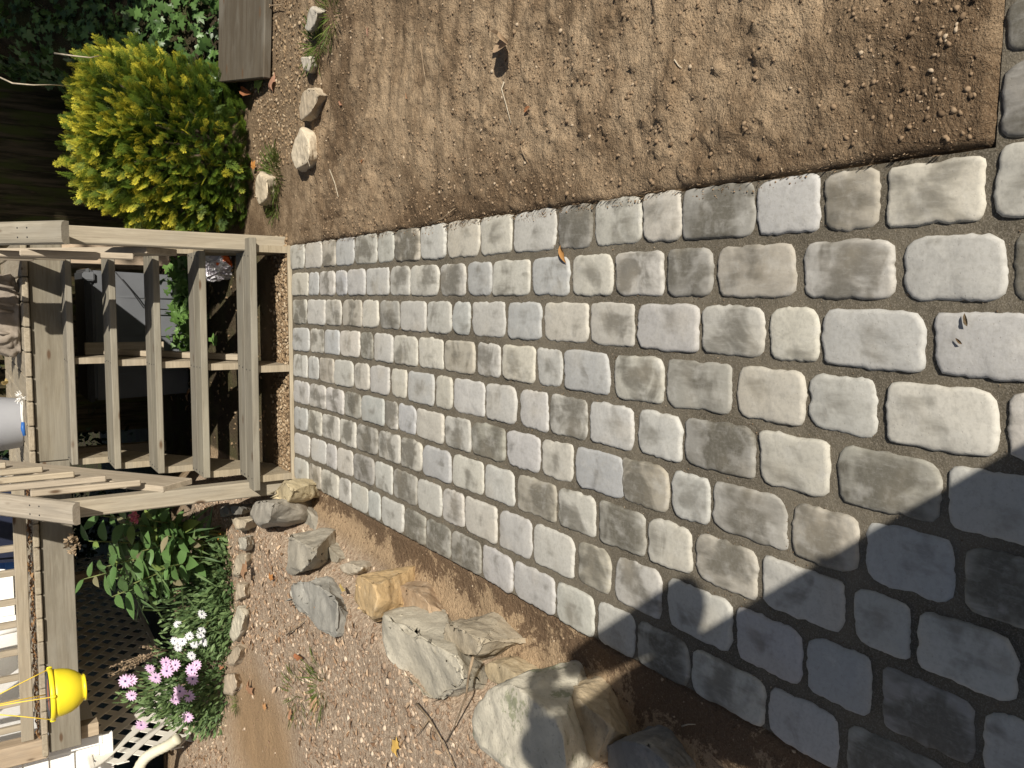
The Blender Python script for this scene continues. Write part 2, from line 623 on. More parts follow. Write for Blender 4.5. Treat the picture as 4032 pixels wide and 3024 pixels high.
PV='''0M299,4715,162,4721,162,4492,299,4487;0C299,4481,162,4486,162,4226,300,4222;0T300,4214,162,4218,163,4041,300,4038;0B300,4033,163,4036,163,3803,301,3801;0M301,3794,163,3797,163,3540,301,3539;0L301,3534,163,3535,164,3363,301,3362;0X300,3355,164,3355,163,3117,300,3117;0L300,3109,163,3109,161,2895,300,2897;0C300,2890,161,2888,162,2645,301,2647;0C301,2640,162,2638,163,2430,300,2433;0L300,2425,163,2422,163,2175,300,2179;0D300,2171,163,2166,164,1993,301,1999;0M301,1988,164,1983,164,1773,299,1779;0C299,1774,164,1768,164,1619,297,1625;0D297,1623,164,1616,162,1373,294,1381;0L294,1377,162,1369,160,1193,292,1201;0T291,1192,160,1184,158,1047,286,1056;0C285,1043,158,1035,157,833,284,842;1C143,4697,14,4703,15,4441,143,4436;1B143,4429,15,4433,16,4278,143,4274;1M143,4260,16,4264,16,4048,144,4045;1B144,4035,16,4038,17,3895,144,3892;1L144,3884,17,3886,17,3670,144,3669;1L144,3658,17,3660,17,3415,144,3414;1M144,3407,17,3408,16,3207,145,3207;1M145,3203,16,3202,16,2954,142,2955;1M142,2945,16,2944,16,2742,143,2744;1B143,2731,17,2729,17,2559,144,2562;1M144,2559,17,2556,18,2316,143,2320;1B143,2309,18,2306,19,2101,145,2106;1C145,2092,19,2087,18,1889,145,1894;1M145,1887,18,1881,18,1679,145,1685;1D145,1672,18,1666,17,1498,144,1505;1T144,1493,16,1486,15,1246,142,1255;1M142,1238,14,1230,12,1003,139,1012;1L139,996,12,987,10,785,137,795;1T137,785,10,776,10,615,137,625;2M-5,4680,-144,4686,-141,4467,-4,4462;2L-4,4455,-141,4460,-138,4189,-3,4185;2M-3,4178,-138,4182,-136,3968,-2,3965;2T-2,3953,-135,3956,-132,3713,-1,3711;2C-1,3704,-132,3706,-132,3528,-2,3526;2D-2,3512,-132,3513,-132,3310,-3,3310;2L-3,3305,-132,3306,-133,3062,-3,3063;2L-3,3054,-133,3053,-133,2851,-3,2853;2B-3,2838,-133,2837,-132,2709,-2,2711;2L-2,2698,-132,2695,-131,2466,-1,2469;2B-1,2453,-131,2450,-129,2247,-1,2251;2C-1,2241,-129,2237,-128,2000,-1,2005;2M-1,2000,-128,1995,-129,1792,-1,1798;2L-1,1788,-129,1782,-129,1543,-2,1550;2M-2,1542,-129,1535,-130,1329,-4,1337;2C-4,1323,-130,1316,-131,1178,-5,1186;2L-5,1179,-132,1171,-134,931,-9,940;2L-9,924,-134,915,-136,715,-9,725;3B-163,4694,-297,4700,-292,4429,-160,4424;3M-160,4413,-292,4418,-288,4215,-158,4211;3B-158,4207,-288,4211,-284,3999,-155,3996;3C-155,3988,-284,3991,-282,3741,-152,3739;3D-152,3731,-282,3733,-282,3588,-151,3586;3L-151,3573,-282,3574,-281,3375,-151,3375;3M-151,3365,-281,3366,-280,3138,-153,3138;3C-152,3126,-279,3126,-279,2914,-152,2915;3T-152,2910,-279,2909,-278,2671,-151,2673;3M-151,2659,-278,2657,-277,2495,-150,2498;3C-150,2486,-277,2483,-276,2279,-149,2282;3L-149,2272,-276,2268,-276,2131,-147,2135;3B-147,2125,-276,2120,-279,1894,-148,1900;3M-148,1878,-279,1872,-279,1667,-148,1674;3D-148,1666,-280,1659,-279,1422,-149,1430;3C-149,1416,-279,1409,-278,1206,-150,1214;3L-150,1208,-279,1200,-282,1025,-152,1035;3C-152,1019,-282,1010,-285,778,-155,788;3C-155,775,-285,765,-284,657,-155,667;4L-316,4692,-444,4698,-441,4470,-311,4465;4B-311,4451,-440,4456,-438,4293,-308,4289;4T-308,4276,-438,4280,-438,4078,-305,4075;4L-304,4063,-438,4067,-434,3823,-302,3820;4C-302,3803,-433,3806,-432,3633,-301,3631;4L-301,3621,-431,3622,-431,3412,-300,3411;4C-300,3394,-431,3395,-430,3241,-299,3241;4B-299,3230,-430,3230,-432,2990,-298,2991;4C-298,2976,-432,2974,-432,2838,-298,2840;4L-298,2832,-432,2831,-431,2598,-296,2600;4L-296,2588,-431,2585,-431,2389,-295,2392;4L-295,2375,-431,2371,-430,2201,-294,2205;4M-294,2195,-430,2191,-428,1996,-297,2001;4L-297,1988,-428,1983,-427,1782,-297,1788;4L-297,1770,-427,1764,-428,1590,-299,1596;4D-299,1588,-428,1582,-429,1343,-298,1351;4C-298,1339,-430,1331,-433,1132,-300,1141;4D-301,1125,-433,1116,-432,880,-305,889;4L-305,878,-433,868,-433,679,-303,690;5L-463,4698,-595,4704,-589,4439,-459,4434;5M-459,4424,-589,4429,-584,4190,-457,4186;5M-457,4182,-583,4186,-581,3944,-455,3942;5D-455,3932,-581,3935,-579,3729,-452,3728;5B-451,3721,-579,3723,-576,3469,-450,3468;5M-450,3462,-576,3463,-575,3328,-449,3327;5B-449,3323,-575,3323,-575,3154,-451,3154;5C-451,3149,-575,3149,-578,2907,-451,2909;5M-451,2897,-578,2896,-577,2697,-450,2699;5D-450,2692,-577,2690,-576,2457,-450,2460;5L-450,2446,-576,2443,-575,2243,-449,2247;5C-449,2236,-575,2232,-575,2061,-448,2065;5B-448,2055,-575,2050,-577,1817,-446,1823;5T-446,1839,-577,1833,-579,1635,-446,1642;5L-446,1630,-579,1624,-577,1484,-450,1491;5D-449,1481,-577,1474,-581,1239,-451,1247;5T-451,1235,-583,1227,-586,1053,-454,1061;5B-455,1048,-587,1039,-587,841,-452,851;5D-453,837,-587,827,-589,657,-452,668;6B-614,4688,-747,4694,-741,4473,-609,4468;6M-609,4463,-741,4468,-736,4254,-604,4250;6M-604,4247,-735,4251,-731,4002,-600,3999;6M-600,3994,-731,3997,-730,3792,-598,3790;6D-598,3782,-730,3784,-725,3540,-596,3539;6M-596,3529,-725,3530,-727,3305,-594,3305;6M-594,3293,-728,3293,-727,3094,-595,3095;6B-595,3086,-727,3085,-726,2846,-597,2848;6M-596,2838,-725,2836,-724,2601,-595,2604;6L-595,2594,-724,2591,-723,2393,-595,2397;6T-595,2384,-723,2380,-723,2146,-594,2150;6M-594,2141,-723,2137,-726,1942,-594,1948;6D-594,1933,-726,1927,-725,1720,-597,1726;6C-597,1716,-725,1710,-724,1539,-597,1546;6T-596,1533,-725,1527,-728,1318,-599,1326;6L-599,1317,-728,1309,-730,1079,-606,1087;6L-605,1067,-731,1059,-732,925,-608,933;6L-608,921,-733,913,-738,713,-607,723;7L-766,4694,-892,4700,-887,4441,-759,4436;7L-758,4417,-887,4422,-884,4195,-753,4191;7L-753,4186,-884,4190,-884,4049,-751,4046;7C-751,4037,-884,4040,-881,3830,-749,3827;7D-749,3820,-881,3823,-880,3580,-744,3578;7L-744,3573,-880,3575,-879,3383,-746,3383;7D-746,3377,-879,3377,-882,3140,-748,3141;7L-748,3132,-882,3131,-884,2920,-745,2921;7M-745,2916,-884,2915,-884,2742,-744,2744;7C-744,2738,-884,2736,-885,2503,-743,2506;7L-743,2495,-885,2491,-886,2281,-742,2286;7L-742,2279,-886,2275,-883,2046,-744,2051;7T-744,2035,-883,2030,-883,1867,-745,1873;7M-745,1855,-884,1849,-884,1648,-744,1655;7L-745,1635,-884,1628,-886,1394,-752,1401;7L-752,1388,-887,1381,-891,1180,-753,1189;7B-752,1179,-891,1170,-893,1004,-752,1013;7D-753,993,-892,984,-892,782,-759,791;7L-759,778,-892,768,-893,636,-757,646;8L-910,4695,-1043,4701,-1038,4472,-907,4467;8T-906,4454,-1038,4459,-1036,4273,-904,4269;8M-904,4265,-1036,4269,-1033,4024,-903,4021;8L-903,4016,-1033,4019,-1032,3866,-900,3863;8L-900,3857,-1032,3860,-1032,3653,-899,3652;8B-899,3648,-1032,3650,-1033,3512,-899,3511;8L-899,3497,-1033,3498,-1033,3268,-899,3267;8D-899,3261,-1033,3261,-1037,3059,-903,3060;8D-903,3056,-1037,3055,-1035,2846,-903,2848;8D-903,2843,-1035,2842,-1036,2612,-903,2614;8L-903,2603,-1036,2601,-1040,2396,-905,2399;8L-905,2394,-1040,2391,-1040,2144,-905,2148;8L-905,2141,-1040,2136,-1041,1940,-906,1945;8L-906,1930,-1040,1925,-1037,1754,-906,1759;8D-906,1750,-1037,1744,-1037,1536,-910,1542;8M-911,1533,-1037,1527,-1038,1281,-914,1287;8L-914,1279,-1039,1272,-1046,1075,-915,1083;8D-914,1067,-1046,1058,-1047,825,-911,836;'''

# ------------------------------------------------------------------ ground: one sheet out past everything
_w = [onz(*p, .06) for p in [(1160, 1992), (1290, 2105), (1430, 2205), (1610, 2345), (1800, 2510), (2060, 2715), (2320, 2925), (2520, 3090)]]
_wy = np.array([w.y for w in _w][::-1])
_wx = np.array([w.x for w in _w][::-1])
_wy = np.concatenate([[-3.0, .3], _wy, [5.2, 6.4, 7.2]])
_wx = np.concatenate([[-1.45, -1.40], _wx, [-1.13, -1.2, -1.3]])


def wall_x(Y):
    return np.interp(Y, _wy, _wx)


def ground_h(X, Y):
    X, Y = np.asarray(X, float), np.asarray(Y, float)
    lump = fbm(X * 4.3, Y * 4.3, 4, 3) * .006
    d = wall_x(Y) - X
    raised = .215 * sstep(-.02, .22, d) * (1 - sstep(6.9, 8.2, Y)) * sstep(-2.5, -1.0, Y)
    h = lump + raised + .03 * sstep(1.2, 3.5, d) + .10 * sstep(1.45, 2.2, d) * sstep(4.6, 5.6, Y) * (1 - sstep(7.5, 8.5, Y))
    strip = sstep(.0, .08, -d) * (1 - sstep(-1.08, -1.02, X)) * (1 - sstep(4.75, 4.9, Y))
    h = h - .026 * strip
    bed = sstep(.29, .33, X) * (1 - sstep(4.3, 5.0, Y))
    fall_ = np.exp(-((X - .30) / .05) ** 2) * (Y < 4.7)
    c1 = np.clip(fbm(X * 26, Y * 26, 2, 41) - .12, 0, 2)
    c2 = np.clip(vnoise(X * 55, Y * 55, 47) - .25, 0, 1)
    h = h + bed * (.0140 * c1 * (.5 + .5 * sstep(-.5, .6, fbm(X * 2, Y * 2, 2, 51))) + .0060 * c2)
    h = h + bed * (.004 + fbm(X * 9, Y * 9, 3, 9) * .008 + .004 * np.sin(Y * 52 + X * 9 + 2.5 * fbm(X * 2, Y * 2, 2, 5)) * sstep(.5, .9, X)) - .002 * fall_
    h = h + .02 * sstep(1.6, 3.0, X)
    under = sstep(-1.055, -1.03, X) * (1 - sstep(.285, .305, X)) * (1 - sstep(4.69, 4.73, Y))
    cross = sstep(.28, .30, X) * (1 - sstep(.80, .835, Y))
    u = np.maximum(under, cross)
    h = h * (1 - u) - .055 * u
    # bank on the far right
    bx = sstep(1.0, 1.6, X - .233 * (Y - 6))
    h = h + bx * np.clip(.62 * (Y - 5.55), 0, 1.55) * (1 - .0 * X)
    h = h + (1 - bx) * sstep(1.0, 1.1, X) * .0
    return h


def axis(lo, hi, st, far):
    a = np.arange(lo, hi + 1e-6, st)
    g, s = [], st
    x = hi
    while x < far:
        s *= 1.35
        x += s
        g.append(x)
    g2, s, x = [], st, lo
    while x > -far:
        s *= 1.35
        x -= s
        g2.append(x)
    return np.concatenate([g2[::-1], a, g])


def axis2(segs, far):
    a = np.concatenate([np.arange(lo, hi - st * .3, st) for lo, hi, st in segs])
    b = axis(segs[0][0], segs[0][0] + 1e-3, .04, far)
    c = axis(segs[-1][1], segs[-1][1] + 1e-3, .04, far)
    return np.concatenate([b[b < segs[0][0] - .01], a, c[c >= segs[-1][1] - 1e-6]])


gx = axis2([(-5.2, -1.7, .045), (-1.7, .28, .026), (.28, 1.55, .0095), (1.55, 3.2, .03)], 130)
gy = axis2([(-1.6, .84, .05), (.84, 2.6, .0095), (2.6, 4.7, .013), (4.7, 9.6, .036)], 130)
GX, GY = np.meshgrid(gx, gy)
GZ = ground_h(GX, GY)
nx, ny = len(gx), len(gy)
idx = np.arange(nx * ny).reshape(ny, nx)
F = np.stack([idx[:-1, :-1], idx[:-1, 1:], idx[1:, 1:], idx[1:, :-1]], -1).reshape(-1, 4)
gme = mesh_np('ground', np.stack([GX, GY, GZ], -1).reshape(-1, 3), F, True)
D = wall_x(GY) - GX
wob = fbm(GX * 3, GY * 3, 3, 21) * .06
strip = sstep(-.02, .04, -D) * (1 - sstep(-1.03, -1.0, GX)) * (1 - sstep(4.8, 4.95, GY))
mulch = sstep(-.02, .05, D) * (1 - sstep(6.3, 6.9, GY))
sandp = onz(1000, 2960, .22)
sand = sstep(.62, .2, np.hypot((GX - sandp.x - .12) * 1.0, (GY - sandp.y + .15) * .62) + wob) * mulch
sand = sand * sstep(.0, .0001, D)
gravel = sstep(4.71, 4.76, GY) * (1 - sstep(4.95, 5.25, GY)) * sstep(-1.2, -1.1, GX) * (1 - sstep(.35, .5, GX)) + sstep(4.25, 4.6, GY + wob) * sstep(.5, .7, GX) * .55
gravel = np.clip(gravel, 0, 1) * (1 - mulch)
shady = np.maximum(sstep(4.95, 5.4, GY + wob) * .85 * (GX > -1.15) * (GX < .38) + sstep(6.6, 7.6, GY + wob * 4) * .15, sstep(1.05, 1.5, GX - .233 * (GY - 6)) * sstep(5.5, 5.7, GY))  # where shade under stairs, deck and bank is put into the ground colour
damp = np.exp(-((GX - .33) / .16) ** 2) * .8 * (fbm(GX * 3, GY * 2.2, 3, 8) * .6 + .75) + np.exp(-((GY - .92) / .14) ** 2) * .8 * (GX > .25)
damp = damp + .55 * np.exp(-((GY - 4.0) / .35) ** 2) * (GX > .4) * (.6 + fbm(GX * 4, GY * 4, 2, 4))
crust = sstep(.0, 1.0, (-D - .02) / np.maximum(.08, (-1.04 - wall_x(GY))) * -1 + 1.0) * 2 - 1
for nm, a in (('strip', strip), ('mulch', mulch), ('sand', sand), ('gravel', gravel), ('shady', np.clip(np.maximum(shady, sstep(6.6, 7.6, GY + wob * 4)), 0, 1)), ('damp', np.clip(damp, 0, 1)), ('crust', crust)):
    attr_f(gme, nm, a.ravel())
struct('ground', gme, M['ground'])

# ------------------------------------------------------------------ the cobbled path
V, F = [], []
for (x0, x1, y0, y1) in ((-1.034, .292, -1.2, 4.712), (.292, 2.6, -1.2, .826)):
    nx_, ny_ = int((x1 - x0) / .03) + 1, int((y1 - y0) / .03) + 1
    b = len(V)
    for j in range(ny_ + 1):
        for i in range(nx_ + 1):
            X, Y = x0 + (x1 - x0) * i / nx_, y0 + (y1 - y0) * j / ny_
            V.append((X, Y, -.0080 + .0022 * mnoise.noise((X * 17, Y * 17, 1))))
    for j in range(ny_):
        for i in range(nx_):
            k = b + j * (nx_ + 1) + i
            F.append((k, k + 1, k + nx_ + 2, k + nx_ + 1))
path = struct('path', mesh_py('path_bed', V, F, True), M['joint'])

TONE = {'L': (.425, .415, .388, .40), 'C': (.465, .440, .382, .42), 'W': (.50, .485, .445, .16), 'B': (.375, .378, .368, .38),
        'M': (.435, .418, .375, .70), 'D': (.30, .288, .255, .84), 'T': (.36, .332, .275, .72), 'X': (.50, .45, .37, 1.0), 't': (.47, .42, .33, .6),
        'c': (.52, .485, .42, .5)}


def paver_mesh(q, seed):
    """rounded, slightly chipped concrete cobble from 4 corners (TL, BL, BR, TR) in plan, origin at its middle"""
    rnd = random.Random(seed)
    q = [Vector((c[0], c[1], 0)) for c in q]
    cen = sum(q, Vector()) / 4
    q = [c - cen for c in q]
    rad = [rnd.uniform(.018, .046) for _ in q]
    q = [c * (1 - .0018 / c.length) for c in q]
    out = []
    for i in range(4):
        p, a, b = q[i], q[i - 1], q[(i + 1) % 4]
        da, db = (a - p), (b - p)
        la, lb = da.length, db.length
        r = min(rad[i], la * .3, lb * .3)
        s, e = p + da.normalized() * r, p + db.normalized() * r
        for t in (0, .33, .67, 1):
            out.append(s * (1 - t) ** 2 + p * 2 * t * (1 - t) + e * t * t)
        r2 = min(rad[(i + 1) % 4], lb * .3)
        e2 = b - db.normalized() * r2
        for t in (.08, .16, .25, .33, .42, .5, .58, .67, .75, .84, .92):
            out.append(e.lerp(e2, t))
    n = len(out)
    off = rnd.uniform(0, 99)
    o2 = []
    for p in out:
        d = p.normalized()
        o2.append(p + d * (mnoise.noise((p.x * 26 + off, p.y * 26, off)) * .0052 + mnoise.noise((p.x * 70, p.y * 70 + off, off)) * .0042 + mnoise.noise((p.x * 170, p.y * 170 + off, off)) * .0016))
    tilt = (rnd.uniform(-.014, .014), rnd.uniform(-.014, .014))
    dz = rnd.uniform(-.0022, .0022)

    def top(p, drop):
        z = dz + p.x * tilt[0] + p.y * tilt[1] + .0022 * mnoise.noise((p.x * 14 + off, p.y * 14, off)) + .0012 * mnoise.noise((p.x * 40 + off, p.y * 40, off))
        return Vector((p.x, p.y, z - drop))
    V, F = [], []
    for p in o2:
        V.append(Vector((p.x, p.y, -.03)))
    for p in o2:
        V.append(top(p, .0085 + .002 * mnoise.noise((p.x * 60, p.y * 60, off))))
    for ins, drop in ((.0022, .0042), (.0055, .0012), (.012, 0.0)):
        for p in o2:
            L = p.length
            V.append(top(p * ((L - ins) / L), drop))
    for p in o2:
        V.append(top(p * .42, -.0006))
    V.append(top(Vector(), -.0008))
    for r in range(5):
        for k in range(n):
            F.append((r * n + k, r * n + (k + 1) % n, (r + 1) * n + (k + 1) % n, (r + 1) * n + k))
    for k in range(n):
        F.append((5 * n + k, 5 * n + (k + 1) % n, 6 * n))
    return mesh_py('paver', V, F, True), cen


def add_paver(q, tone, seed):
    me, cen = paver_mesh(q, seed)
    rnd = random.Random(seed * 3 + 1)
    c = TONE[tone]
    f = rnd.uniform(.93, 1.07)
    o = link('paver', me, M['paver'], path, cen, None, (c[0] * f, c[1] * f * rnd.uniform(.985, 1.01), c[2] * f * rnd.uniform(.96, 1.03), min(1, c[3] + rnd.uniform(-.08, .12))))
    return o


ends = {}
sd = 100
for rec in PV.split(';'):
    if not rec.strip():
        continue
    row, tone = int(rec[0]), rec[1]
    v = [int(k) / 1000 for k in rec[2:].split(',')]
    q = [(v[0], v[1]), (v[2], v[3]), (v[4], v[5]), (v[6], v[7])]
    add_paver(q, tone, sd)
    ends[row] = (min(v[5], v[7]), v[6], v[4])
    sd += 1
# the rows carry on towards the photographer, and a second arm leaves to the right
rr = random.Random(5)
for row, (y, x1, x0) in sorted(ends.items()):
    x1, x0 = .291 - row * .148, .291 - row * .148 - .131
    if row == 0:
        x1 += .006
    y -= .012
    while y > -1.0:
        L = rr.choice((.125, .15, .19, .21, .26))
        add_paver([(x1, y), (x0, y), (x0, y - L), (x1, y - L)], rr.choice('LLCBMMDT'), sd)
        sd += 1
        y -= L + .016
for k, (ya, yb) in enumerate(((.822, .690), (.676, .544), (.53, .398), (.384, .252))):
    x = .305 if k == 0 else .306
    xs = [(.303, .441, 'D'), (.452, .552, 'D')] if k == 0 else []
    for a, b, tn in xs:
        add_paver([(a, yb), (a, ya), (b, ya), (b, yb)][::1], tn, sd)
        sd += 1
        x = b + .016
    while x < 2.4:
        L = rr.choice((.125, .15, .19, .21, .26))
        add_paver([(x, ya), (x, yb), (x + L, yb), (x + L, ya)], rr.choice('LLCBMMDT'), sd)
        sd += 1
        x += L + .016

# ------------------------------------------------------------------ loose stones of the soil: nobody could count them
bm = bmesh.new()
bmesh.ops.create_icosphere(bm, subdivisions=1, radius=1.0)
ICO = np.array([v.co[:] for v in bm.verts])
ICO *= (1 + RNG.uniform(-.36, .30, (len(ICO), 1)))
ICOF = np.array([[v.index for v in f.verts] for f in bm.faces])
bm.free()


def strew(n, inside, box, smin, smax, flat=.7, power=3.0, sink=.35, clump=True, tpow=1.6):
    X = RNG.uniform(box[0], box[1], n * 3)
    Y = RNG.uniform(box[2], box[3], n * 3)
    k = inside(X, Y)
    if clump:
        k &= (fbm(X * 2.2, Y * 2.2, 3, 31) + RNG.uniform(-1, 1, len(X))) > -.15
    X, Y = X[k][:n], Y[k][:n]
    m = len(X)
    s = smin + (smax - smin) * RNG.random(m) ** power
    Z = ground_h(X, Y) + s * flat * (1 - sink * 2) * .5
    a = RNG.uniform(0, 6.28, m)
    xd = np.stack([np.cos(a), np.sin(a), RNG.uniform(-.3, .3, m)], 1)
    nr = unit(m) * .35 + np.array([0, 0, 1])
    sc = np.stack([s, s * RNG.uniform(.35 if flat < .5 else .6, 1, m), s * flat * RNG.uniform(.6, 1.1, m)], 1)
    return scatter(ICO, ICOF, np.stack([X, Y, Z], 1), xd, nr, sc, RNG.random(m) ** tpow if tpow > 0 else np.where(RNG.random(m) < .16, RNG.random(m) * .25, np.where(RNG.random(m) < .05, .95, .48 + .2 * RNG.random(m))))


def put_stuff(name, res, mat, label, cat, smooth=True):
    V, F, t = res
    me = mesh_np(name, V, F, smooth)
    attr_f(me, 'tint', t)
    return stuff(name, me, mat, label, cat)


bedfn = lambda X, Y: (X > .31) & (Y > .86) & ~((Y > 4.35) & (X > .5)) & (X < 1.2 + .35 * (Y + 1))
put_stuff('pebbles', strew(15000, bedfn, (.3, 2.3, .8, 4.6), .0024, .0092, .72, 4.5, .36, True, -1), M['pebble'],
          'brown pebbles and clods strewn over the dug soil bed', 'pebbles')
mulfn = lambda X, Y: (wall_x(Y) - X > .03) & (Y < 6.6) & ~((np.hypot((X - sandp.x - .12), (Y - sandp.y + .15) * .62) < .52) & (RNG.random(len(X)) < .96))
put_stuff('mulch', strew(26000, mulfn, (-3.6, -1.0, .9, 6.2), .003, .019, .36, 2.8, .15, False, 2.3), M['chip'],
          'pale bark chips and stone chips between the boulders and the flower bed', 'mulch', False)
grfn = lambda X, Y: (Y > 4.76) & (X > -1.1) & (X < .36) & (RNG.random(len(X)) > sstep(4.88, 5.1, Y) * .985)
put_stuff('gravel', strew(5000, grfn, (-1.1, .36, 4.74, 6.6), .006, .017, .7, 1.5, .15, False), M['gravel'],
          'rounded tan gravel on the ground under the stairs', 'gravel')
grf2 = lambda X, Y: (Y > 4.4) & (X > .75) & (Y < 5.5)
put_stuff('stone_chippings', strew(2600, grf2, (.75, 2.6, 4.4, 5.4), .004, .016, .5, 1.6, .2), M['gravel'],
          'light tan stone chippings in front of the grey plank', 'chippings', False)
"""crumbs"""
stfn = lambda X, Y: (X < -1.05) & (wall_x(Y) - X < -.0) & (Y < 4.75)
put_stuff('soil_crumbs', strew(1800, stfn, (-1.6, -1.04, .8, 4.7), .0012, .006, .8, 4), M['pebble'],
          'small crumbs on the dark bare strip between path and boulders', 'soil crumbs')

spfn = lambda X, Y: (X > .277 + .02 * vnoise(Y * 6, X * 0, 2)) & (X < .31) & (Y > .9) & (Y < 4.6)
res = strew(1500, spfn, (.255, .31, .85, 4.7), .0012, .0036, .7, 3, .1, True, -1)
V_, F_, t_ = res
V_[:, 2] = V_[:, 2] - ground_h(V_[:, 0], V_[:, 1]) + .0005
put_stuff('spilled_soil', (V_, F_, t_), M['pebble'], 'crumbs of soil spilled onto the right edge of the pavers', 'soil crumbs')
jfn = lambda X, Y: (X > -1.03) & (X < .29)
V_, F_, t_ = strew(5200, jfn, (-1.03, .29, .7, 4.7), .0010, .0026, .7, 3, .1, True, 1.0)
V_[:, 2] = V_[:, 2] - ground_h(V_[:, 0], V_[:, 1]) - .0065
put_stuff('joint_grit', (V_, F_, t_), M['pebble'], 'coarse grit lying in the joints of the paved path', 'grit')

# edging strip at the far end of the path
edge = thing('edging_strip', 'thin pale timber strip closing the far end of the cobbled path below the stairs', 'edging', (-.37, 4.722, 0))
board('strip', edge, (-1.05, 4.712, -.012), (.30, 4.730, -.012), .016, .045, (0, 0, 1), M['wood'], (.46, .39, .28), .002)

# ------------------------------------------------------------------ staircase
W_TREAD, W_RAIL, W_POST, W_FASC = (.245, .224, .178), (.300, .268, .208), (.365, .318, .243), (.212, .190, .148)
YS, ZS, RUN = 4.70, (.232, .442, .640, .837, 1.042), .265
stairs = thing('staircase', 'weathered grey open-riser wooden staircase at the end of the cobbled path', 'staircase', (-.38, 4.75, 0))
rs = random.Random(3)


def shade(c, s=.07):
    f = 1 + rs.uniform(-s, s)
    return (c[0] * f, c[1] * f, c[2] * f * rs.uniform(.97, 1.03))


for k in range(5):
    z = ZS[k] - .019
    yf = YS + RUN * k
    if k == 0:
        board('tread', stairs, (-1.093, yf + .07, z), (.333, yf + .07, z), .140, .038, (0, 0, 1), M['wood'], shade(W_TREAD))
    else:
        board('tread', stairs, (-1.045, yf + .07, z), (.262, yf + .07, z), .140, .038, (0, 0, 1), M['wood'], shade(W_TREAD))
    board('tread', stairs, (-1.045, yf + .214, z - .001), (.258, yf + .214, z - .001), .138, .038, (0, 0, 1), M['wood'], shade(W_TREAD))
# sawtooth stringers under the treads
for sx in (-1.035, -.402, .276):
    pts = [(4.742, -.01)]
    for k in range(5):
        zt = ZS[k] - .0395
        pts += [(YS + RUN * k + .042, zt), (YS + RUN * (k + 1) + .040, zt)]
    pts += [(6.00, ZS[4] - .04), (6.00, .72), (5.06, -.01)]
    n = len(pts)
    V = [(x, y, z) for x in (-.019, .019) for y, z in pts]
    F = [list(range(n)), list(range(2 * n - 1, n - 1, -1))] + [[(i + 1) % n, i, n + i, n + (i + 1) % n] for i in range(n)]
    F = [f[::-1] for f in F]
    me = mesh_py('stringer', [(v[0], v[1] - 4.75, v[2]) for v in V], F)
    bm = bmesh.new()
    bm.from_mesh(me)
    bmesh.ops.recalc_face_normals(bm, faces=bm.faces[:])
    bm.to_mesh(me)
    bm.free()
    link('stringer', me, M['wood'], stairs, (sx + .38, 0, 0), None, shade((.36, .30, .215)))
SL = .755
for side in (-1, 1):
    nx0 = -1.104 if side < 0 else .308
    cx = -1.082 if side < 0 else .303
    board('newel_post', stairs, (nx0, 4.836, -.04), (nx0, 4.836, 1.285), .090, .088, (0, -1, 0), M['wood'], shade(W_POST, .03), .007)
    # handrail: rounded cap sloping up with the stairs
    prof = [(-.056, -.022), (.056, -.022), (.057, .004), (.048, .018), (.030, .0235), (-.030, .0235), (-.048, .018), (-.057, .004)]
    a, b = Vector((cx, 4.60, 1.143)), Vector((cx, 6.12, 1.143 + 1.52 * SL))
    d = (b - a).normalized()
    up = Vector((1, 0, 0)).cross(d)
    V = [a + Vector((1, 0, 0)) * p + up * q - stairs.location for p, q in prof] + [b + Vector((1, 0, 0)) * p + up * q - stairs.location for p, q in prof]
    F = [list(range(8))[::-1], list(range(8, 16))] + [[i, (i + 1) % 8, 8 + (i + 1) % 8, 8 + i] for i in range(8)]
    me = mesh_py('handrail', V, F)
    bm = bmesh.new(); bm.from_mesh(me); bmesh.ops.recalc_face_normals(bm, faces=bm.faces[:]); bm.to_mesh(me); bm.free()
    # keep the grain along the rail: re-express in a frame whose x axis follows it
    o = link('handrail', me, M['wood'], stairs, (0, 0, 0), None, shade((.365, .318, .25) if side < 0 else (.29, .26, .205), .02))
    mt = Matrix((d, Vector((-1, 0, 0)), up)).transposed().to_4x4()
    mt.translation = (a + b) / 2 - stairs.location
    me.transform(mt.inverted())
    o.matrix_local = mt
    # sloping bottom rail and balusters on its inner face
    bx = -1.047 if side < 0 else .247
    ya, yb = 4.93, 6.02
    zc_ = lambda y: .452 + (y - 4.86) * .77 + .155
    board('bottom_rail', stairs, (bx, ya - (.07 if side < 0 else .02), zc_(ya - (.07 if side < 0 else .02))), (bx, yb, zc_(yb)), .235, .036, (1, 0, 0), M['wood'], shade((.44, .37, .275), .04))
    ix = bx + (.037 if side < 0 else -.037)
    for j, (y, zb) in enumerate(((4.865, .80), (5.07, .943), (5.285, 1.078), (5.53, 1.216), (5.765, 1.39), (5.985, 1.56))):
        if side > 0:
            zb -= .0
        ztop = 1.143 + (y - 4.60) * SL - .02
        board('baluster', stairs, (ix, y, zb), (ix, y, ztop), .042, .034, (1, 0, 0), M['wood'], shade((.45, .38, .285), .05), .006)
# a dark bracing board under the treads
board('brace', stairs, (-.36, 5.15, .16), (-.36, 6.0, .78), .09, .036, (1, 0, 0), M['wood'], (.42, .35, .26))

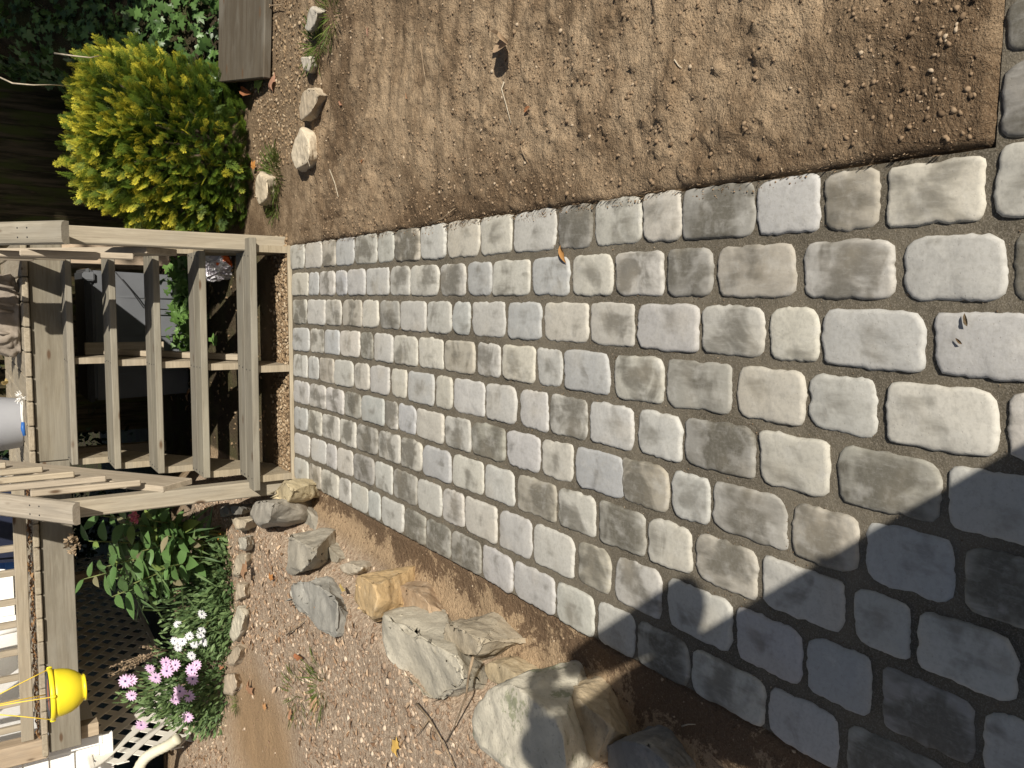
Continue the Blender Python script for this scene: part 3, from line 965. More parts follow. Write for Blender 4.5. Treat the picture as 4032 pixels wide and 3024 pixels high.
# ------------------------------------------------------------------ deck
DX0, DX1, DZ = -2.985, .36, 1.257
deck = thing('deck', 'raised weathered wooden deck behind the staircase, its board ends showing above a wide fascia', 'deck', (-1.4, 6.0, 0))
x = DX0
while x < DX1 - .02:
    w = min(.149, DX1 - x)
    board('deck_board', deck, (x + w / 2, 5.968 + rs.uniform(-.004, .004), DZ - .019), (x + w / 2, 8.7, DZ - .019), w, .036, (0, 0, 1), M['wood'], shade((.36, .305, .225), .1), .006)
    x += .155
fz = (1.027 + 1.214) / 2
board('fascia', deck, (DX0 + .005, 6.02, fz), (-1.055, 6.02, fz), .187, .036, (0, -1, 0), M['wood'], W_FASC)
board('fascia', deck, (-1.050, 6.021, fz), (DX1, 6.021, fz), .187, .036, (0, -1, 0), M['wood'], (.20, .178, .135))
board('ledger', deck, (DX0 + .05, 8.6, 1.1), (DX1, 8.6, 1.1), .18, .036, (0, -1, 0), M['wood'], (.25, .2, .14))
board('side_fascia', deck, (DX1 - .02, 6.05, fz), (DX1 - .02, 8.6, fz), .187, .034, (1, 0, 0), M['wood'], shade(W_FASC))
for jx in (-2.4, -1.8, -1.2, -.6, 0.0):
    board('joist', deck, (jx, 6.045, fz), (jx, 8.55, fz), .18, .036, (1, 0, 0), M['wood'], (.27, .215, .15))
for pxy in ((-2.93, 6.12), (-1.4, 8.35), (.29, 8.35), (-2.6, 8.5)):
    board('deck_post', deck, (*pxy, .91 if pxy[1] < 7 else -.1), (*pxy, 1.02), .09, .09, (0, -1, 0), M['wood'], (.47, .37, .26))
board('corner_post', deck, (-2.945, 6.06, 1.225), (-2.945, 6.06, 2.35), .135, .125, (0, -1, 0), M['wood'], (.45, .345, .24), .008)
board('bottom_rail', deck, (-2.87, 6.03, 1.332), (-1.08, 6.03, 1.322), .072, .036, (0, -1, 0), M['wood'], (.36, .305, .225))
board('top_rail', deck, (-2.87, 6.03, 2.16), (-1.05, 6.03, 2.16), .088, .036, (0, -1, 0), M['wood'], (.38, .32, .235))
board('rail_cap', deck, (-3.02, 6.05, 2.235), (-1.02, 6.05, 2.235), .14, .036, (0, 0, 1), M['wood'], (.40, .335, .25))
for yy in (2157, 2253, 2368, 2457, 2567, 2667, 2766, 2867):
    p = ony(60, yy, 6.068)
    board('baluster', deck, (p.x, 6.068, 1.30), (p.x, 6.068, 2.20), .040, .034, (0, -1, 0), M['wood'], shade((.40, .335, .25)))
for k, yy in enumerate((2360, 2520)):
    pass
# the far end of the deck: rail seen between the stair rails
board('end_post', deck, (-.42, 8.62, 1.2), (-.42, 8.62, 2.3), .09, .09, (0, -1, 0), M['wood'], (.40, .33, .24))
board('end_rail', deck, (-1.5, 8.62, 1.40), (.34, 8.62, 1.40), .085, .036, (0, -1, 0), M['wood'], (.38, .31, .22))
for k in range(7):
    xb = -1.35 + .27 * k
    if abs(xb + .42) > .08:
        board('baluster', deck, (xb, 8.585, 1.36), (xb, 8.585, 2.2), .038, .034, (0, -1, 0), M['wood'], shade((.36, .30, .22)))

# ------------------------------------------------------------------ house with white siding
house = thing('house', 'house wall clad in bright white horizontal siding beside and behind the deck', 'house', (-4.5, 6.4, 0))
V, F = [], []


def hbox(x0, x1, y0, y1, z0, z1):
    return [(x0, y0, z0), (x1, y0, z0), (x1, y1, z0), (x0, y1, z0), (x0, y0, z1), (x1, y0, z1), (x1, y1, z1), (x0, y1, z1)], \
        [[0, 3, 2, 1], [4, 5, 6, 7], [0, 1, 5, 4], [1, 2, 6, 5], [2, 3, 7, 6], [3, 0, 4, 7]]


def wall_box(name, parent, mat, b, col=None):
    V, F = hbox(*b)
    c = parent.location
    return link(name, mesh_py(name, [(v[0] - c.x, v[1] - c.y, v[2] - c.z) for v in V], F), mat, parent, (0, 0, 0), None, col)


wall_box('wall', house, M['siding'], (-8.0, -3.035, 6.24, 8.75, .90, 4.6))
wall_box('wall', house, M['siding'], (-8.0, -1.75, 8.78, 12.0, .95, 4.6))
for k in range(24):
    z0 = .90 + k * .155

    def lap(xa, xb, y):
        V = [(xa, y, z0), (xb, y, z0), (xb, y + .018, z0 + .152), (xa, y + .018, z0 + .152), (xa, y + .022, z0), (xb, y + .022, z0)]
        F = [[0, 1, 2, 3], [4, 5, 1, 0]]
        c = house.location
        link('siding_board', mesh_py('siding_board', [(v[0] - c.x, v[1] - c.y, v[2]) for v in V], F), M['siding'], house)
    lap(-8.0, -3.10, 6.215)
    lap(-8.0, -1.83, 8.755)
board('corner_trim', house, (-3.062, 6.205, .88), (-3.062, 6.205, 4.6), .075, .05, (0, -1, 0), M['white'])
board('corner_trim', house, (-1.79, 8.745, .9), (-1.79, 8.745, 4.6), .08, .05, (0, -1, 0), M['white'])
board('skirt_board', house, (-8.0, 6.20, .855), (-3.03, 6.20, .855), .085, .03, (0, -1, 0), M['white'])
for xw in (-2.55,):
    f = board('door_frame', house, (xw - .42, 8.72, 1.26), (xw - .42, 8.72, 3.3), .09, .04, (0, -1, 0), M['white'])
    board('door_frame', house, (xw + .42, 8.72, 1.26), (xw + .42, 8.72, 3.3), .09, .04, (0, -1, 0), M['white'])
    d = wall_box('door', house, M['white'], (xw - .37, xw + .37, 8.715, 8.745, 1.27, 3.28))
wall_box('roof', house, plain('grey_shingle', (.12, .115, .11), .95, .3, 12, .4), (-8.2, -2.7, 5.9, 12.3, 4.62, 4.75))

# ------------------------------------------------------------------ lattice skirting under the deck
la, lb = Vector((-3.20, 6.03, 0)), Vector((-2.86, 10.0, 0))
lz0, lz1 = .27, .95
ld = (lb - la).normalized()
ln = Vector((ld.y, -ld.x, 0))
LL = (lb - la).length
lat = thing('lattice_panel', 'white diagonal garden lattice closing the space under the deck, behind the flowers', 'lattice', (la.x, la.y, lz0))
LH = lz1 - lz0
wd = .052


def strip_geo(s, ang, off):
    """one diagonal slat clipped to the panel; ang +1 or -1"""
    # line u = s + ang*(w) in panel coords (u along, w up)
    hw = wd * .5 * math.sqrt(2)
    poly = [(s - hw, 0), (s + hw, 0), (s + hw + ang * LH, LH), (s - hw + ang * LH, LH)]
    res = poly
    for lim, sg in ((0.0, 1), (LL, -1)):
        out = []
        for i in range(len(res)):
            p, q = res[i], res[(i + 1) % len(res)]
            ip, iq = sg * (p[0] - lim) >= 0, sg * (q[0] - lim) >= 0
            if ip:
                out.append(p)
            if ip != iq:
                t = (lim - p[0]) / (q[0] - p[0])
                out.append((lim, p[1] + t * (q[1] - p[1])))
        res = out
        if len(res) < 3:
            return None
    n = len(res)
    V = []
    for o in (off, off + .006):
        for u, w in res:
            p = ld * u + ln * o
            V.append((p.x, p.y, w))
    F = [list(range(n)), list(range(2 * n - 1, n - 1, -1))] + [[(i + 1) % n, i, n + i, n + (i + 1) % n] for i in range(n)]
    return V, F


cnt = 0
for ang, off in ((1, 0.0), (-1, .0065)):
    s = -LH if ang > 0 else 0.0
    while s < LL + (LH if ang < 0 else 0):
        g = strip_geo(s, ang, off)
        s += .178
        if g:
            link('slat', mesh_py('slat', g[0], g[1]), M['lattice'], lat)
            cnt += 1
board('frame', lat, la + Vector((0, 0, lz1 + .012)) + ln * .004, lb + Vector((0, 0, lz1 + .012)) + ln * .004, .035, .024, ln, M['lattice'])
board('frame', lat, la + Vector((0, 0, lz0 - .005)) + ln * .004, lb + Vector((0, 0, lz0 - .005)) + ln * .004, .035, .024, ln, M['lattice'])

# corrugated downspout elbow at the lattice foot
dp = [ony(520, 3080, 6.05), ony(560, 3000, 6.02), ony(600, 2965, 5.99), ony(660, 2935, 5.93), ony(705, 2905, 5.86)]
pts, rad = [], []
for i in range(len(dp) - 1):
    for k in range(7):
        t = k / 7
        a = dp[max(i - 1, 0)]; b = dp[i]; c = dp[i + 1]; d = dp[min(i + 2, len(dp) - 1)]
        p = .5 * ((2 * b) + (c - a) * t + (2 * a - 5 * b + 4 * c - d) * t * t + (3 * b - a - 3 * c + d) * t ** 3)
        pts.append(p)
        rad.append(.034 + (.004 if len(pts) % 2 else 0))
o0 = pts[0].copy()
ds = thing('downspout', 'cream corrugated downspout elbow at the foot of the white lattice', 'downspout', o0)
link('elbow', tube_mesh([p - o0 for p in pts], rad, 14), M['cream'], ds)
link('pipe', tube_mesh([Vector((0, 0, 0)), Vector((-.12, .12, .5)), Vector((-.16, .14, 2.6))], .04, 12), M['cream'], ds)

# ------------------------------------------------------------------ dark boarded fence and the plank of the bank
fence = thing('board_fence', 'dark mossy board fence standing in shade behind the golden shrub', 'fence', (1.0, 9.2, 0))
x = -1.35
k = 0
while x < 5.6:
    w = .138 + rs.uniform(-.006, .006)
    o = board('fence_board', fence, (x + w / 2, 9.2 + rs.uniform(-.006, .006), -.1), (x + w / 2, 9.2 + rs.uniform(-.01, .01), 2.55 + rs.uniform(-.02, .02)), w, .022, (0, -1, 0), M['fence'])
    x += w + .0015
    k += 1
for z in (.5, 2.1):
    board('fence_rail', fence, (-1.35, 9.24, z), (5.6, 9.24, z), .09, .04, (0, -1, 0), M['fence'])
pa, pb = onz(1052, 330, .035), onz(1064, -260, .035)
pc = ony(873, 265, 5.5)
plank = thing('plank', 'wide grey weathered plank holding back the bank below the ivy', 'plank', (pa + pb) / 2)
nrm = (pb - pa).cross(pc - pa).normalized()
if nrm.z < 0:
    nrm = -nrm
up_ = (pc - pa) - (pb - pa).normalized() * (pc - pa).dot((pb - pa).normalized())
board('plank_board', plank, pa + up_ * .5 + (pb - pa).normalized() * .03, pb + up_ * .5, up_.length, .05, nrm, M['wood'], (.065, .052, .037), .006)

# ------------------------------------------------------------------ boulders and edging stones
def rock(name, label, cat, px, ztop, col, base=None, tops=None, tilt=0.0, lichen=0.0, group=None, seed=1, rough=1.0, flare=1.07, soft=3):
    """px: outline of the visible stone in the photograph; its top stands at height ztop over the ground"""
    rnd = random.Random(seed)
    cx_ = sum(p[0] for p in px) / len(px)
    cy_ = sum(p[1] for p in px) / len(px)
    x0_, x1_ = min(p[0] for p in px), max(p[0] for p in px)
    cw = onz(cx_, cy_, ztop)
    zb = base if base is not None else float(ground_h(cw.x, cw.y))
    low = min(zb, ztop - .03)
    P = []
    n_ = len(px)
    area = sum(px[i][0] * px[(i + 1) % n_][1] - px[(i + 1) % n_][0] * px[i][1] for i in range(n_))
    so = 1 if area > 0 else -1
    for i, (x, y) in enumerate(px):
        (xa, ya), (xb, yb) = px[i - 1], px[(i + 1) % n_]
        nx_, ny_ = (yb - ya) * so, -(xb - xa) * so
        nx_ /= math.hypot(nx_, ny_) + 1e-6
        # sides turned to the viewer meet the ground along the outline, the far sides are seen at the top edge
        t = float(sstep(-.15, .40, nx_))
        g = onz(x, y, low)
        gl = min(float(ground_h(g.x, g.y)), low)
        P.append(onz(x, y, ztop * .95 * (1 - t) + (gl + .01) * t))
    c = sum(P, Vector()) / len(P)
    size = max((p - c).length for p in P)
    zb = low - .06
    bm = bmesh.new()
    for (x, y), p in zip(px, P):
        bm.verts.new(p)
        bm.verts.new(Vector((p.x, p.y, min(zb, p.z - .04))))
        k = rnd.uniform(.70, .90)
        q = onz(cx_ + (x - cx_) * k - (x1_ - x0_) * .06, cy_ + (y - cy_) * k, ztop + rnd.uniform(-.03, .02) * size + tilt * 0)
        bm.verts.new(q)
    res = bmesh.ops.convex_hull(bm, input=bm.verts[:])
    bmesh.ops.delete(bm, geom=[e for e in res['geom_interior'] if isinstance(e, bmesh.types.BMVert)], context='VERTS')
    bmesh.ops.dissolve_limit(bm, angle_limit=.16, verts=bm.verts[:], edges=bm.edges[:])
    bmesh.ops.bevel(bm, geom=bm.edges[:], offset=min(.018, size * .07), segments=2, profile=.55, affect='EDGES', clamp_overlap=True)
    bmesh.ops.triangulate(bm, faces=bm.faces[:])
    for _ in range(5):
        lim = max(.009, size * .045)
        ed = [e for e in bm.edges if e.calc_length() > lim * 1.6]
        if not ed or len(bm.verts) > 6500:
            break
        bmesh.ops.subdivide_edges(bm, edges=ed, cuts=1)
        bmesh.ops.triangulate(bm, faces=[f for f in bm.faces if len(f.verts) > 3])
    for _ in range(soft):
        bmesh.ops.smooth_vert(bm, verts=bm.verts[:], factor=.5, use_axis_x=True, use_axis_y=True, use_axis_z=True)
    bm.normal_update()
    off = rnd.uniform(0, 50)
    A = .052 * size * rough
    for v in bm.verts:
        q = v.co * (2.6 / max(size, .06)) * .55
        q2 = v.co * (9.0 / max(size, .06)) * .5
        n1 = mnoise.noise((q.x + off, q.y, q.z * 1.6))
        n2 = mnoise.noise((q2.x, q2.y + off, q2.z * 1.5))
        n3 = abs(mnoise.noise((q.x * 1.7, q.y * 1.7 + off, q.z * 3.5)))
        q3 = v.co * 38.0
        n4 = mnoise.noise((q3.x, q3.y + off, q3.z * 1.4))
        v.co += v.normal * (A * (n1 * 1.25 + n2 * .5 - max(0, .10 - n3) * 1.5) + .0035 * n4 - A * .75)
    org = Vector((c.x, c.y, zb + .06))
    for v in bm.verts:
        v.co -= org
    me = bpy.data.meshes.new(name)
    bm.to_mesh(me)
    bm.free()
    for p in me.polygons:
        p.use_smooth = True
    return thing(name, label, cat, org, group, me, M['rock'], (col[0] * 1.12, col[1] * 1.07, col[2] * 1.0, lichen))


def cr(ox, oy, s, pts):
    return [(ox + x * s, oy + y * s) for x, y in pts]


A_ = lambda *p: cr(850, 1750, .4521, p)
B_ = lambda *p: cr(1000, 1900, .7233, p)
C_ = lambda *p: cr(0, 2200, .5425, p)
D_ = lambda *p: cr(600, 0, .4823, p)
GB = 'boulders lining the left side of the path'
GREY, PALE, TANS, SLATE = (.25, .245, .225), (.44, .425, .375), (.38, .315, .225), (.20, .20, .19)
rock('boulder', 'yellowish rounded boulder tucked against the left foot of the stairs', 'boulder', A_((485, 400), (530, 340), (598, 297), (660, 345), (700, 395), (690, 470), (640, 545), (540, 540)), .20, (.43, .37, .24), group=GB, seed=2)
rock('boulder', 'small buff stone wedged just below the yellowish boulder at the stair foot', 'boulder', A_((545, 520), (640, 510), (650, 560), (610, 605), (555, 610)), .12, (.45, .40, .29), group=GB, seed=3)
rock('boulder', 'square grey streaked slab standing on edge left of the stair foot', 'boulder', A_((280, 520), (330, 470), (400, 460), (525, 480), (520, 580), (500, 700), (475, 760), (390, 735), (330, 690), (272, 600)), .30, (.31, .30, .275), group=GB, seed=4, tilt=.15)
rock('boulder', 'flat grey slate lying level with the soil between path and stair foot', 'boulder', A_((690, 500), (790, 505), (835, 570), (870, 690), (905, 800), (790, 845), (720, 780), (690, 700), (650, 620)), .05, (.27, .265, .24), group=GB, seed=5, rough=.5)
rock('boulder', 'small tan knobbly stone at the shady end of the mulch near the stairs', 'boulder', A_((125, 650), (170, 630), (235, 625), (290, 680), (270, 760), (160, 745)), .30, (.42, .37, .29), group=GB, seed=6)
rock('boulder', 'tall grey block with a dark flat top and a pale streaked face', 'boulder', A_((590, 770), (690, 765), (830, 850), (940, 880), (930, 970), (860, 1080), (800, 1130), (650, 1190), (590, 1120), (580, 980)), .27, (.33, .315, .275), group=GB, seed=7)
rock('boulder', 'narrow grey stone half buried right of the tall grey block', 'boulder', A_((940, 865), (990, 865), (1110, 1000), (1070, 1050), (1010, 1030), (945, 950)), .10, (.31, .295, .25), group=GB, seed=8)
rock('boulder', 'rough whitish stone above the orange boulder', 'boulder', A_((1060, 1060), (1110, 1025), (1190, 1010), (1300, 1070), (1290, 1110), (1190, 1155), (1090, 1115)), .12, (.46, .42, .35), group=GB, seed=9)
rock('boulder', 'large blue-grey angular boulder left of the orange one', 'boulder', B_((175, 570), (200, 545), (290, 515), (390, 530), (470, 590), (515, 640), (490, 740), (475, 850), (440, 865), (350, 830), (290, 760), (185, 650)), .27, (.29, .295, .285), group=GB, seed=10, tilt=.05, soft=5)
rock('boulder', 'orange-stained boulder in the middle of the row', 'boulder', B_((520, 600), (540, 530), (560, 490), (610, 485), (680, 552), (705, 595), (712, 640), (690, 700), (655, 770), (560, 700), (520, 650)), .25, (.50, .36, .19), group=GB, seed=11)
rock('boulder', 'flat grey-brown stone flush with the silt above the brown boulder', 'boulder', B_((620, 490), (700, 480), (800, 500), (790, 550), (740, 590), (680, 545)), .045, (.33, .28, .21), group=GB, seed=12, rough=.5)
rock('boulder', 'brown muddy boulder with dark spots beside the orange one', 'boulder', B_((740, 600), (780, 545), (850, 545), (900, 560), (970, 640), (1000, 760), (960, 790), (900, 740), (820, 690), (735, 650)), .10, (.30, .215, .14), group=GB, seed=13)
rock('boulder', 'long smooth pale grey boulder with a thin twig across its end', 'boulder', B_((665, 790), (672, 730), (690, 690), (740, 680), (840, 745), (930, 800), (1060, 880), (1200, 960), (1270, 1080), (1235, 1180), (1120, 1220), (1050, 1200), (950, 1250), (880, 1180), (760, 1080), (680, 920)), .25, (.46, .44, .375), group=GB, seed=14, rough=.9, soft=12)
rock('boulder', 'angular tan stone standing behind the long pale boulder', 'boulder', B_((1020, 870), (1040, 760), (1080, 750), (1180, 810), (1270, 860), (1250, 980), (1200, 950), (1090, 930)), .19, (.36, .32, .25), group=GB, seed=15, soft=2)
rock('boulder', 'low tan ledge of stone peeping out between the two largest boulders', 'boulder', B_((1240, 1000), (1280, 970), (1340, 960), (1480, 1050), (1570, 1130), (1500, 1140), (1420, 1090), (1280, 1090)), .10, (.44, .37, .25), group=GB, seed=16, rough=.6)
rock('boulder', 'largest boulder, whitish with pale green lichen, half in shadow', 'boulder', B_((1165, 1330), (1180, 1240), (1280, 1100), (1350, 1060), (1430, 1050), (1500, 1090), (1580, 1180), (1680, 1260), (1780, 1330), (1800, 1500), (1790, 1640), (1500, 1640), (1290, 1500), (1180, 1430)), .27, (.50, .485, .42), lichen=.75, group=GB, seed=17, rough=.8, soft=14)
rock('boulder', 'rounded tan boulder crossed by the shadow edge below the lichened one', 'boulder', B_((1600, 1165), (1640, 1110), (1740, 1105), (1800, 1170), (1900, 1240), (2000, 1340), (1960, 1440), (1860, 1560), (1800, 1420), (1700, 1260)), .14, (.42, .345, .235), group=GB, seed=18, soft=10)
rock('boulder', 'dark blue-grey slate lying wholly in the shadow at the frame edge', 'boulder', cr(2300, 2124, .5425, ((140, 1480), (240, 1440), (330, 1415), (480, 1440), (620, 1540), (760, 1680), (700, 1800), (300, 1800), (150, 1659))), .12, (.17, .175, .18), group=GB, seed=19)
rock('boulder', 'small buff pebble-like stone beside the dark slate', 'boulder', cr(2300, 2124, .5425, ((40, 1600), (75, 1570), (120, 1580), (150, 1620), (110, 1659), (60, 1659))), .06, (.40, .33, .24), group=GB, seed=20)
# row of stones edging the flower bed
GE = 'stones edging the flower bed'
Z = .27
rock('edging_stone', 'slim grey edging stone nearest the stairs, at the dark corner of the bed', 'stone', A_((195, 810), (270, 790), (290, 880), (270, 935), (200, 920)), Z + .02, (.38, .37, .33), group=GE, seed=31)
rock('edging_stone', 'buff edging stone partly covered by a brown curled leaf', 'stone', A_((170, 950), (275, 930), (285, 1010), (270, 1080), (200, 1165), (140, 1150), (145, 1050)), Z, (.42, .37, .29), group=GE, seed=32)
rock('edging_stone', 'smooth tan edging stone beside the dark green daisy leaves', 'stone', C_((1720, 170), (1780, 180), (1787, 280), (1715, 312), (1705, 250)), Z, (.42, .36, .28), group=GE, seed=33)
rock('edging_stone', 'long whitish edging stone in front of the white daisies', 'stone', C_((1720, 330), (1750, 345), (1787, 400), (1765, 500), (1740, 605), (1690, 612), (1662, 560), (1690, 420)), Z + .01, (.50, .475, .40), group=GE, seed=34)
rock('edging_stone', 'wedge shaped tan edging stone between white and pink daisies', 'stone', C_((1640, 712), (1690, 630), (1735, 605), (1765, 650), (1740, 730), (1700, 795), (1650, 775)), Z, (.41, .345, .265), group=GE, seed=35)
rock('edging_stone', 'pinkish tan edging stone in front of the pink daisies', 'stone', C_((1620, 845), (1700, 810), (1730, 890), (1735, 960), (1690, 1005), (1615, 980)), Z, (.44, .37, .29), group=GE, seed=36)
rock('edging_stone', 'flat tan edging stone at the left end of the pink daisies', 'stone', C_((1560, 1210), (1610, 1170), (1640, 1215), (1600, 1275), (1540, 1270)), Z - .01, (.43, .36, .27), group=GE, seed=37)
rock('edging_stone', 'grey stone by the downspout at the edge of the sandy patch', 'stone', C_((1310, 1445), (1360, 1420), (1400, 1440), (1410, 1530), (1400, 1590), (1300, 1560)), Z + .01, (.35, .335, .29), group=GE, seed=38)
GR = 'pale stones along the far edge of the soil bed'
rock('border_stone', 'grey upright border stone farthest from the stairs, by the chippings', 'stone', D_((1250, 130), (1265, 95), (1310, 40), (1362, 90), (1340, 200), (1290, 275), (1238, 240)), .07, (.40, .385, .35), group=GR, seed=41)
rock('border_stone', 'small jagged grey border stone beside the grass tuft', 'stone', D_((1205, 470), (1300, 448), (1307, 540), (1280, 600), (1225, 560)), .06, (.43, .41, .36), group=GR, seed=42)
rock('border_stone', 'cracked tan border stone at the middle of the row', 'stone', D_((1215, 760), (1270, 715), (1335, 700), (1390, 760), (1360, 880), (1300, 960), (1205, 990), (1193, 850)), .07, (.40, .34, .26), group=GR, seed=43)
rock('border_stone', 'long cream-white border stone with a twig lying on it', 'stone', D_((1180, 1080), (1200, 1035), (1240, 1035), (1300, 1110), (1322, 1270), (1290, 1340), (1220, 1412), (1160, 1385), (1122, 1290), (1145, 1160)), .075, (.56, .50, .40), group=GR, seed=44, rough=.6)
rock('border_stone', 'pitted cream border stone nearest the right newel post', 'stone', D_((835, 1480), (860, 1410), (900, 1380), (955, 1440), (965, 1620), (930, 1690), (860, 1680), (828, 1600)), .09, (.50, .44, .34), group=GR, seed=45, rough=.8)
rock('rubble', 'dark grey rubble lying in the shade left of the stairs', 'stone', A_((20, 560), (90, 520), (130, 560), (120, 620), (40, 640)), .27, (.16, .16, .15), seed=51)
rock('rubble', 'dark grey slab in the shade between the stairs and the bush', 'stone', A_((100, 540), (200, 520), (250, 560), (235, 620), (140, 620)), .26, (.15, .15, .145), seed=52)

# ------------------------------------------------------------------ vegetation
def leaf_mesh(name, L=1.0, W=.36, fold=.10, droop=.18, n=5, wav=0.0):
    """one blade, length L along +x from the origin"""
    V, F = [], []
    for i in range(n + 1):
        t = i / n
        w = W * .5 * (math.sin(math.pi * min(1, t ** .8)) ** .85) if 0 < t < 1 else 0.0
        x, z = L * t, -droop * L * t * t
        V += [(x, -w, z + fold * w * 2), (x, 0, z), (x, w, z + fold * w * 2 + wav * math.sin(t * 9) * w)]
    for i in range(n):
        a = i * 3
        F += [[a, a + 3, a + 4, a + 1], [a + 1, a + 4, a + 5, a + 2]]
    return mesh_py(name, V, F, True)


def leaf_tpl(L=1.0, W=.4, fold=.15, droop=.15):
    V = [(0, 0, 0), (.35 * L, -W / 2, fold * W - droop * .12), (.4 * L, 0, -droop * .16), (.35 * L, W / 2, fold * W - droop * .12),
         (.75 * L, -W * .36, fold * W * .7 - droop * .56), (.75 * L, W * .36, fold * W * .7 - droop * .56), (L, 0, -droop)]
    F = [[0, 1, 2], [0, 2, 3], [1, 4, 2], [2, 5, 3], [2, 4, 6], [2, 6, 5]]
    return np.array(V), np.array(F)


def ivy_tpl():
    out = [(0, 0), (-.18, .30), (.05, .52), (.22, .30), (.62, .46), (.55, .18), (1.0, 0), (.55, -.18), (.62, -.46), (.22, -.30), (.05, -.52), (-.18, -.30)]
    V = [(.25, 0, .04)] + [(x, y, -.10 * abs(y) - .08 * x * x) for x, y in out]
    n = len(out)
    F = [[0, 1 + i, 1 + (i + 1) % n] for i in range(n)]
    return np.array(V), np.array(F)


def frond_tpl(seed=1):
    """flat feathery conifer spray along +x, alternate branchlets with small side scales; returns V, F, tip tint"""
    rnd = random.Random(seed)
    V, F, T = [], [], []

    def dia(p, d, L, w, t0, t1):
        q = np.array([-d[1], d[0], 0])
        b = len(V)
        lift = rnd.uniform(-.12, .16)
        for (s, o, t) in ((0, 0, t0), (.45, -1, (t0 + t1) / 2), (1, 0, t1), (.45, 1, (t0 + t1) / 2)):
            v = p + d * L * s + q * w * o
            V.append((v[0], v[1], p[2] + lift * L * s))
            T.append(t)
        F.append([b, b + 1, b + 2])
        F.append([b, b + 2, b + 3])
    n = 8
    dia(np.array([0, 0, 0.]), np.array([1, 0, 0.]), 1.0, .022, .1, 1.3)
    for i in range(n):
        t = .10 + .84 * i / n
        for sg in (-1, 1):
            a = rnd.uniform(.42, .68) * sg
            L = (.36 * (1 - t) + .13) * rnd.uniform(.8, 1.15)
            d = np.array([math.cos(a), math.sin(a), 0])
            p = np.array([t + (.03 if sg > 0 else 0), 0, -.12 * t * t])
            dia(p, d, L, .018, .1 + .8 * t, .75 + .75 * t)
            for s in (.35, .65):
                for s2 in (-1, 1):
                    a2 = a + s2 * .6
                    dia(p + d * L * s, np.array([math.cos(a2), math.sin(a2), 0]), L * .40, .015, .3 + .8 * t, .8 + .85 * t)
    return np.array(V), np.array(F), np.array(T)


def tint_mesh(name, V, F, t, smooth=False):
    me = mesh_np(name, V, F, smooth)
    attr_f(me, 'tint', t)
    return me


# ---- golden cypress
sh = thing('golden_shrub', 'rounded yellow-green golden cypress shrub beside the right newel post', 'shrub', (.96, 5.70, 0))
sc_ = np.array([.96, 5.70, .44])
R0 = np.array([.54, .50, .56])
FR = [frond_tpl(s) for s in (1, 2, 3, 4)]


def crown_pts(n, rmin, rmax):
    u = unit(n * 3)
    u = u[u[:, 2] > -.86][:n]
    lob = 1 + .13 * np.sin(u[:, 0] * 5 + 1.3) * np.cos(u[:, 2] * 4.3) + .09 * np.sin(u[:, 1] * 8 + u[:, 2] * 6)
    r = rmin + (rmax - rmin) * RNG.random(len(u)) ** .6
    P = sc_ + u * R0 * (lob * r)[:, None]
    P[:, 0] += .05 * u[:, 2]
    return P, u


def frond_dirs(u):
    d = u * np.array([1, 1, .55]) + np.array([0, 0, .50]) + RNG.normal(size=u.shape) * .33
    nr = np.cross(d, unit(len(u)))
    nr = nr * .6 + u * .8 + RNG.normal(size=u.shape) * .25
    return d, nr


camv = np.array([0, 0, CAMH]) - sc_
camv /= np.linalg.norm(camv)
P, U = crown_pts(260, .93, 1.03)
keep = (U @ camv) > -.05
P2, U2 = crown_pts(1000, .88, 1.02)
k2 = (U2 @ camv) > -.1
P, U = np.concatenate([P[keep], P2[k2]])[:290], np.concatenate([U[keep], U2[k2]])[:290]
d, nr = frond_dirs(U)
var = []
for v_i, (TV, TF, TT) in enumerate(FR):
    for lev in (0, 1, 2):
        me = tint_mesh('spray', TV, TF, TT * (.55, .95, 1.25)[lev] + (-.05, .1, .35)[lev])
        me.materials.append(M['conifer'])
        var.append(me)
for i in range(len(P)):
    x = Vector(d[i]).normalized()
    z = Vector(nr[i]); z = (z - x * z.dot(x)).normalized()
    y = z.cross(x)
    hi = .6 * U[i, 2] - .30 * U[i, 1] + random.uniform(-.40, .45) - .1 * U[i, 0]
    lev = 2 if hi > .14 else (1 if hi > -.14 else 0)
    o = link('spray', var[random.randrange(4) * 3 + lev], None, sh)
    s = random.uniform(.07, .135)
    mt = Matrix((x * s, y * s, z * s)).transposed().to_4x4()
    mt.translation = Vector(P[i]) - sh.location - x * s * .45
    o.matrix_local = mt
Vs, Fs, Ts, nb = [], [], [], 0
for (n, a, b, s0, s1) in ((2900, .82, 1.0, .06, .13), (600, .45, .80, .12, .2)):
    for TV, TF, TT in FR:
        P, U = crown_pts(n // 4, a, b)
        d, nr = frond_dirs(U)
        m = len(P)
        s = RNG.uniform(s0, s1, m)
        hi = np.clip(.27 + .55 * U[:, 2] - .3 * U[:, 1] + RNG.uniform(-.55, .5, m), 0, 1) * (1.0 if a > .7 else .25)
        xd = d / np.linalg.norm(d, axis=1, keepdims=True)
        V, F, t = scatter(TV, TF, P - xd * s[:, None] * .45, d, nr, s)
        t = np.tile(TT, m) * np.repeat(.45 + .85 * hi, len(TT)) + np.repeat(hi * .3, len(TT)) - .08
        Vs.append(V); Fs.append(F + nb); Ts.append(t); nb += len(V)
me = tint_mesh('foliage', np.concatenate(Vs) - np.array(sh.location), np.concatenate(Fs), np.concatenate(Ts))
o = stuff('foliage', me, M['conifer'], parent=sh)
for k in range(9):
    a = k * .7
    link('branch', tube_mesh([(0, 0, -.02), (math.cos(a) * .12, math.sin(a) * .12, .2), (math.cos(a) * .36, math.sin(a) * .34, .45 + .04 * k)], [.018, .012, .004], 6), M['bark'], sh)

